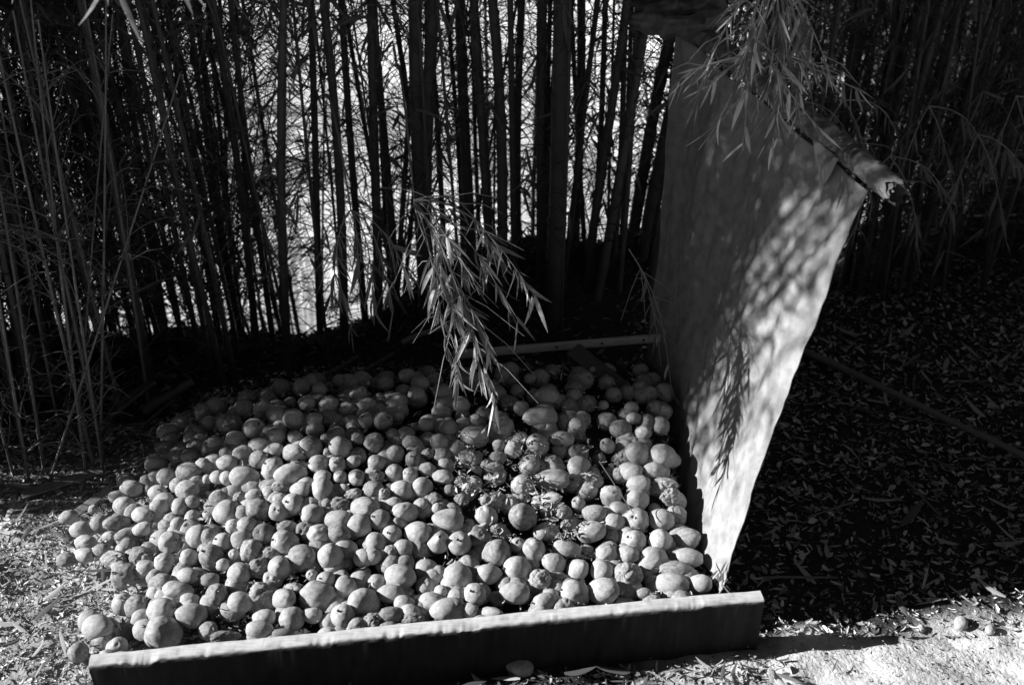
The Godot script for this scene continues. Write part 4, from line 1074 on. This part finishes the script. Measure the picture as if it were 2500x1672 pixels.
func chip_mesh(sd: int) -> Mb:
	rng.seed = sd
	var m := Mb.new()
	var blunt := sd % 3 == 0                                             # a splinter of wood, else a dry leaf
	var bow := rng.randf_range(-0.35, 0.5)
	var hook := rng.randf_range(-0.12, 0.12)
	m.skin(5, 3, func(r: int, q: int) -> Vector3:
		var u := r / 4.0 - 0.5
		var half := 0.13 if blunt else 0.02 + 0.21 * pow(sin(PI * clampf(r / 4.0, 0.04, 0.96)), 0.8)
		var w := (q - 1) * half * rng.randf_range(0.8, 1.15) + hook * cos(PI * u)
		return Vector3(u + (rng.randf_range(-0.07, 0.07) if blunt else 0.0), bow * u * u + 0.10 * absf(q - 1.0) + rng.randf_range(-0.03, 0.03), w), false)
	for k in m.n.size():
		if m.n[k].y < 0.0: m.n[k] = -m.n[k]
	fix_to(m)
	return m

func litter(label: String, count: int, area: Rect2, size: Vector2, tone: Vector2, tilt: float, sd: int, height: Callable, keep: Callable) -> void:
	rng.seed = sd
	var chips := [chip_mesh(sd * 7 + 1), chip_mesh(sd * 7 + 2), chip_mesh(sd * 7 + 3), chip_mesh(sd * 7 + 4), chip_mesh(sd * 7 + 5)]
	rng.seed = sd + 1000
	var t := Node3D.new()
	t.name = numbered("leaf_litter")
	add_child(t, true)
	tag(t, label, "litter", "", "stuff")
	var all := Mb.new()
	for k in count:
		var x := area.position.x + rng.randf() * area.size.x
		var z := area.position.y + rng.randf() * area.size.y
		if not keep.call(x, z): continue
		var s := lerpf(size.x, size.y, pow(rng.randf(), 2.2))
		var b := Basis(Vector3.UP, rng.randf() * TAU) * Basis.from_euler(Vector3(rng.randfn(0, tilt), 0, rng.randfn(0, tilt)))
		var w := Transform3D(b * Basis.from_scale(Vector3(s, s, s * rng.randf_range(0.45, 1.25))), Vector3(x, height.call(x, z) + rng.randf() * 0.012, z))
		var v := lerpf(tone.x, tone.y, pow(rng.randf(), 1.2))
		var ch: Mb = chips[k % 5]
		var first := all.v.size()
		all.v.append_array(w * ch.v)
		for q in ch.n: all.n.append((b * q).normalized())
		for q in ch.v.size(): all.c.append(Color(v, v, v))
		for q in ch.i: all.i.append(first + q)
	obj("chips", all.done(), mat.litter, t).set_meta("kind", "stuff")

func build_litter() -> void:
	var low := func(x: float, z: float) -> float: return ground_y(x, z)
	var every := func(_x: float, _z: float) -> bool: return true
	litter("sunlit straw and leaf chips strewn at the heap's open end", 26000, Rect2(-1.7, -2.45, 1.2, 1.2), Vector2(0.003, 0.02), Vector2(0.2, 0.95), 0.3, 1, low, func(x: float, z: float) -> bool: return behind_plank(x, z) > -0.03 or x < -0.88)
	litter("dry crumbs and leaf scraps lying between the fruit", 5200, Rect2(-0.9, -2.4, 1.3, 0.85), Vector2(0.004, 0.02), Vector2(0.1, 0.65), 0.5, 2, func(x: float, z: float) -> float: return pile_top(x, z) - 0.028 + rng.randf() * 0.024, func(x: float, z: float) -> bool: return behind_plank(x, z) > -0.03)
	litter("dull fallen leaves covering the shaded ground beyond the canvas", 24000, Rect2(0.4, -3.6, 2.1, 1.98), Vector2(0.005, 0.030), Vector2(0.08, 0.85), 0.35, 3, low, every)
	litter("leaf scraps along the foot of the plank", 3600, Rect2(-1.0, -1.62, 1.6, 0.26), Vector2(0.004, 0.026), Vector2(0.06, 0.5), 0.45, 4, low, func(x: float, z: float) -> bool: return behind_plank(x, z) < -0.075 and (x < 0.55 or rng.randf() < 0.4))
	litter("dark specks and bits on the sandy path", 3200, Rect2(0.3, -1.75, 1.1, 0.5), Vector2(0.0025, 0.010), Vector2(0.04, 0.5), 0.4, 5, low, every)
	litter("dead leaves under the bamboo", 6000, Rect2(-1.7, -3.5, 2.5, 1.1), Vector2(0.008, 0.04), Vector2(0.05, 0.3), 0.4, 6, low, func(x: float, z: float) -> bool: return behind_plank(x, z) > 0.85 or x < -0.9)
	litter("pale crumbled rot and leaf flakes heaped on the middle of the pile", 1500, Rect2(-0.14, -2.08, 0.34, 0.3), Vector2(0.004, 0.022), Vector2(0.25, 0.6), 0.6, 7, func(x: float, z: float) -> float: return pile_top(x, z) + 0.006 + rng.randf() * 0.02, func(x: float, z: float) -> bool: return lumps.get_noise_2d(x * 190.0, z * 190.0) > 0.12 + 1.6 * Vector2((x - 0.02) * 1.0, z + 1.94).length() - 0.24)
	# larger single leaves lying on the ground
	rng.seed = 808
	var g := get_node("ground")
	var spots := []
	for k in 60: spots.append([rng.randf_range(-0.45, 0.7), rng.randf_range(-1.52, -1.42), rng.randf_range(0.03, 0.085), 0.35])
	for k in 130: spots.append([rng.randf_range(0.6, 1.7), rng.randf_range(-3.0, -1.72), rng.randf_range(0.035, 0.10), 0.85])
	for k in 150: spots.append([rng.randf_range(-1.4, -0.8), rng.randf_range(-2.2, -1.4), rng.randf_range(0.03, 0.10), 0.75])
	for s in spots:
		if behind_plank(s[0], s[1]) > -0.085 and behind_plank(s[0], s[1]) < -0.02 and s[0] < 0.6: continue
		var o := obj("fallen_leaf", blade[rng.randi() % 4], mat.leaf_pale if rng.randf() < s[3] else mat.leaf_mid, g)
		var l: float = s[2]
		o.transform = Transform3D(Basis(Vector3.UP, rng.randf() * TAU) * Basis.from_euler(Vector3(PI / 2 + rng.randfn(0, 0.25), 0, rng.randfn(0, 0.3))) * Basis.from_scale(Vector3(l * 1.6, l, l)), Vector3(s[0], ground_y(s[0], s[1]) + 0.014, s[1]))

func build_far_grass() -> void:
	# tufts of dry grass on the sunlit land below the bank, seen only in the gaps between the canes
	rng.seed = 555
	for make in 2:
		var m := Mb.new()
		for k in 26:
			var az := rng.randf() * TAU
			var d := Vector3(cos(az) * 0.5, 1.0, sin(az) * 0.5).normalized()
			m.leaf(Vector3(cos(az), 0, sin(az)) * 0.06, d, Vector3(cos(az), 0.2, sin(az)), rng.randf_range(0.3, 0.8), 0.02, 0.35, 3)
		var where := []
		var tint := PackedColorArray()
		for k in 150:
			var z := -rng.randf_range(4.6, 13.0)
			var x := rng.randf_range(-1.0, 0.55) * absf(z) * 0.62
			if lumps.get_noise_2d(x * 14.0, z * 14.0) < -0.05: continue
			var s := rng.randf_range(0.4, 1.3)
			where.append(Transform3D(Basis(Vector3.UP, rng.randf() * TAU) * Basis.from_scale(Vector3(s, s, s)), Vector3(x, ground_y(x, z) - 0.02, z)))
			var v := rng.randf_range(0.45, 0.8)
			tint.append(Color(v, v, v))
		scatter("dry_grass", m.done(), mat.litter, where, tint, "pale dry grass in the sun beyond the bamboo", "grass")
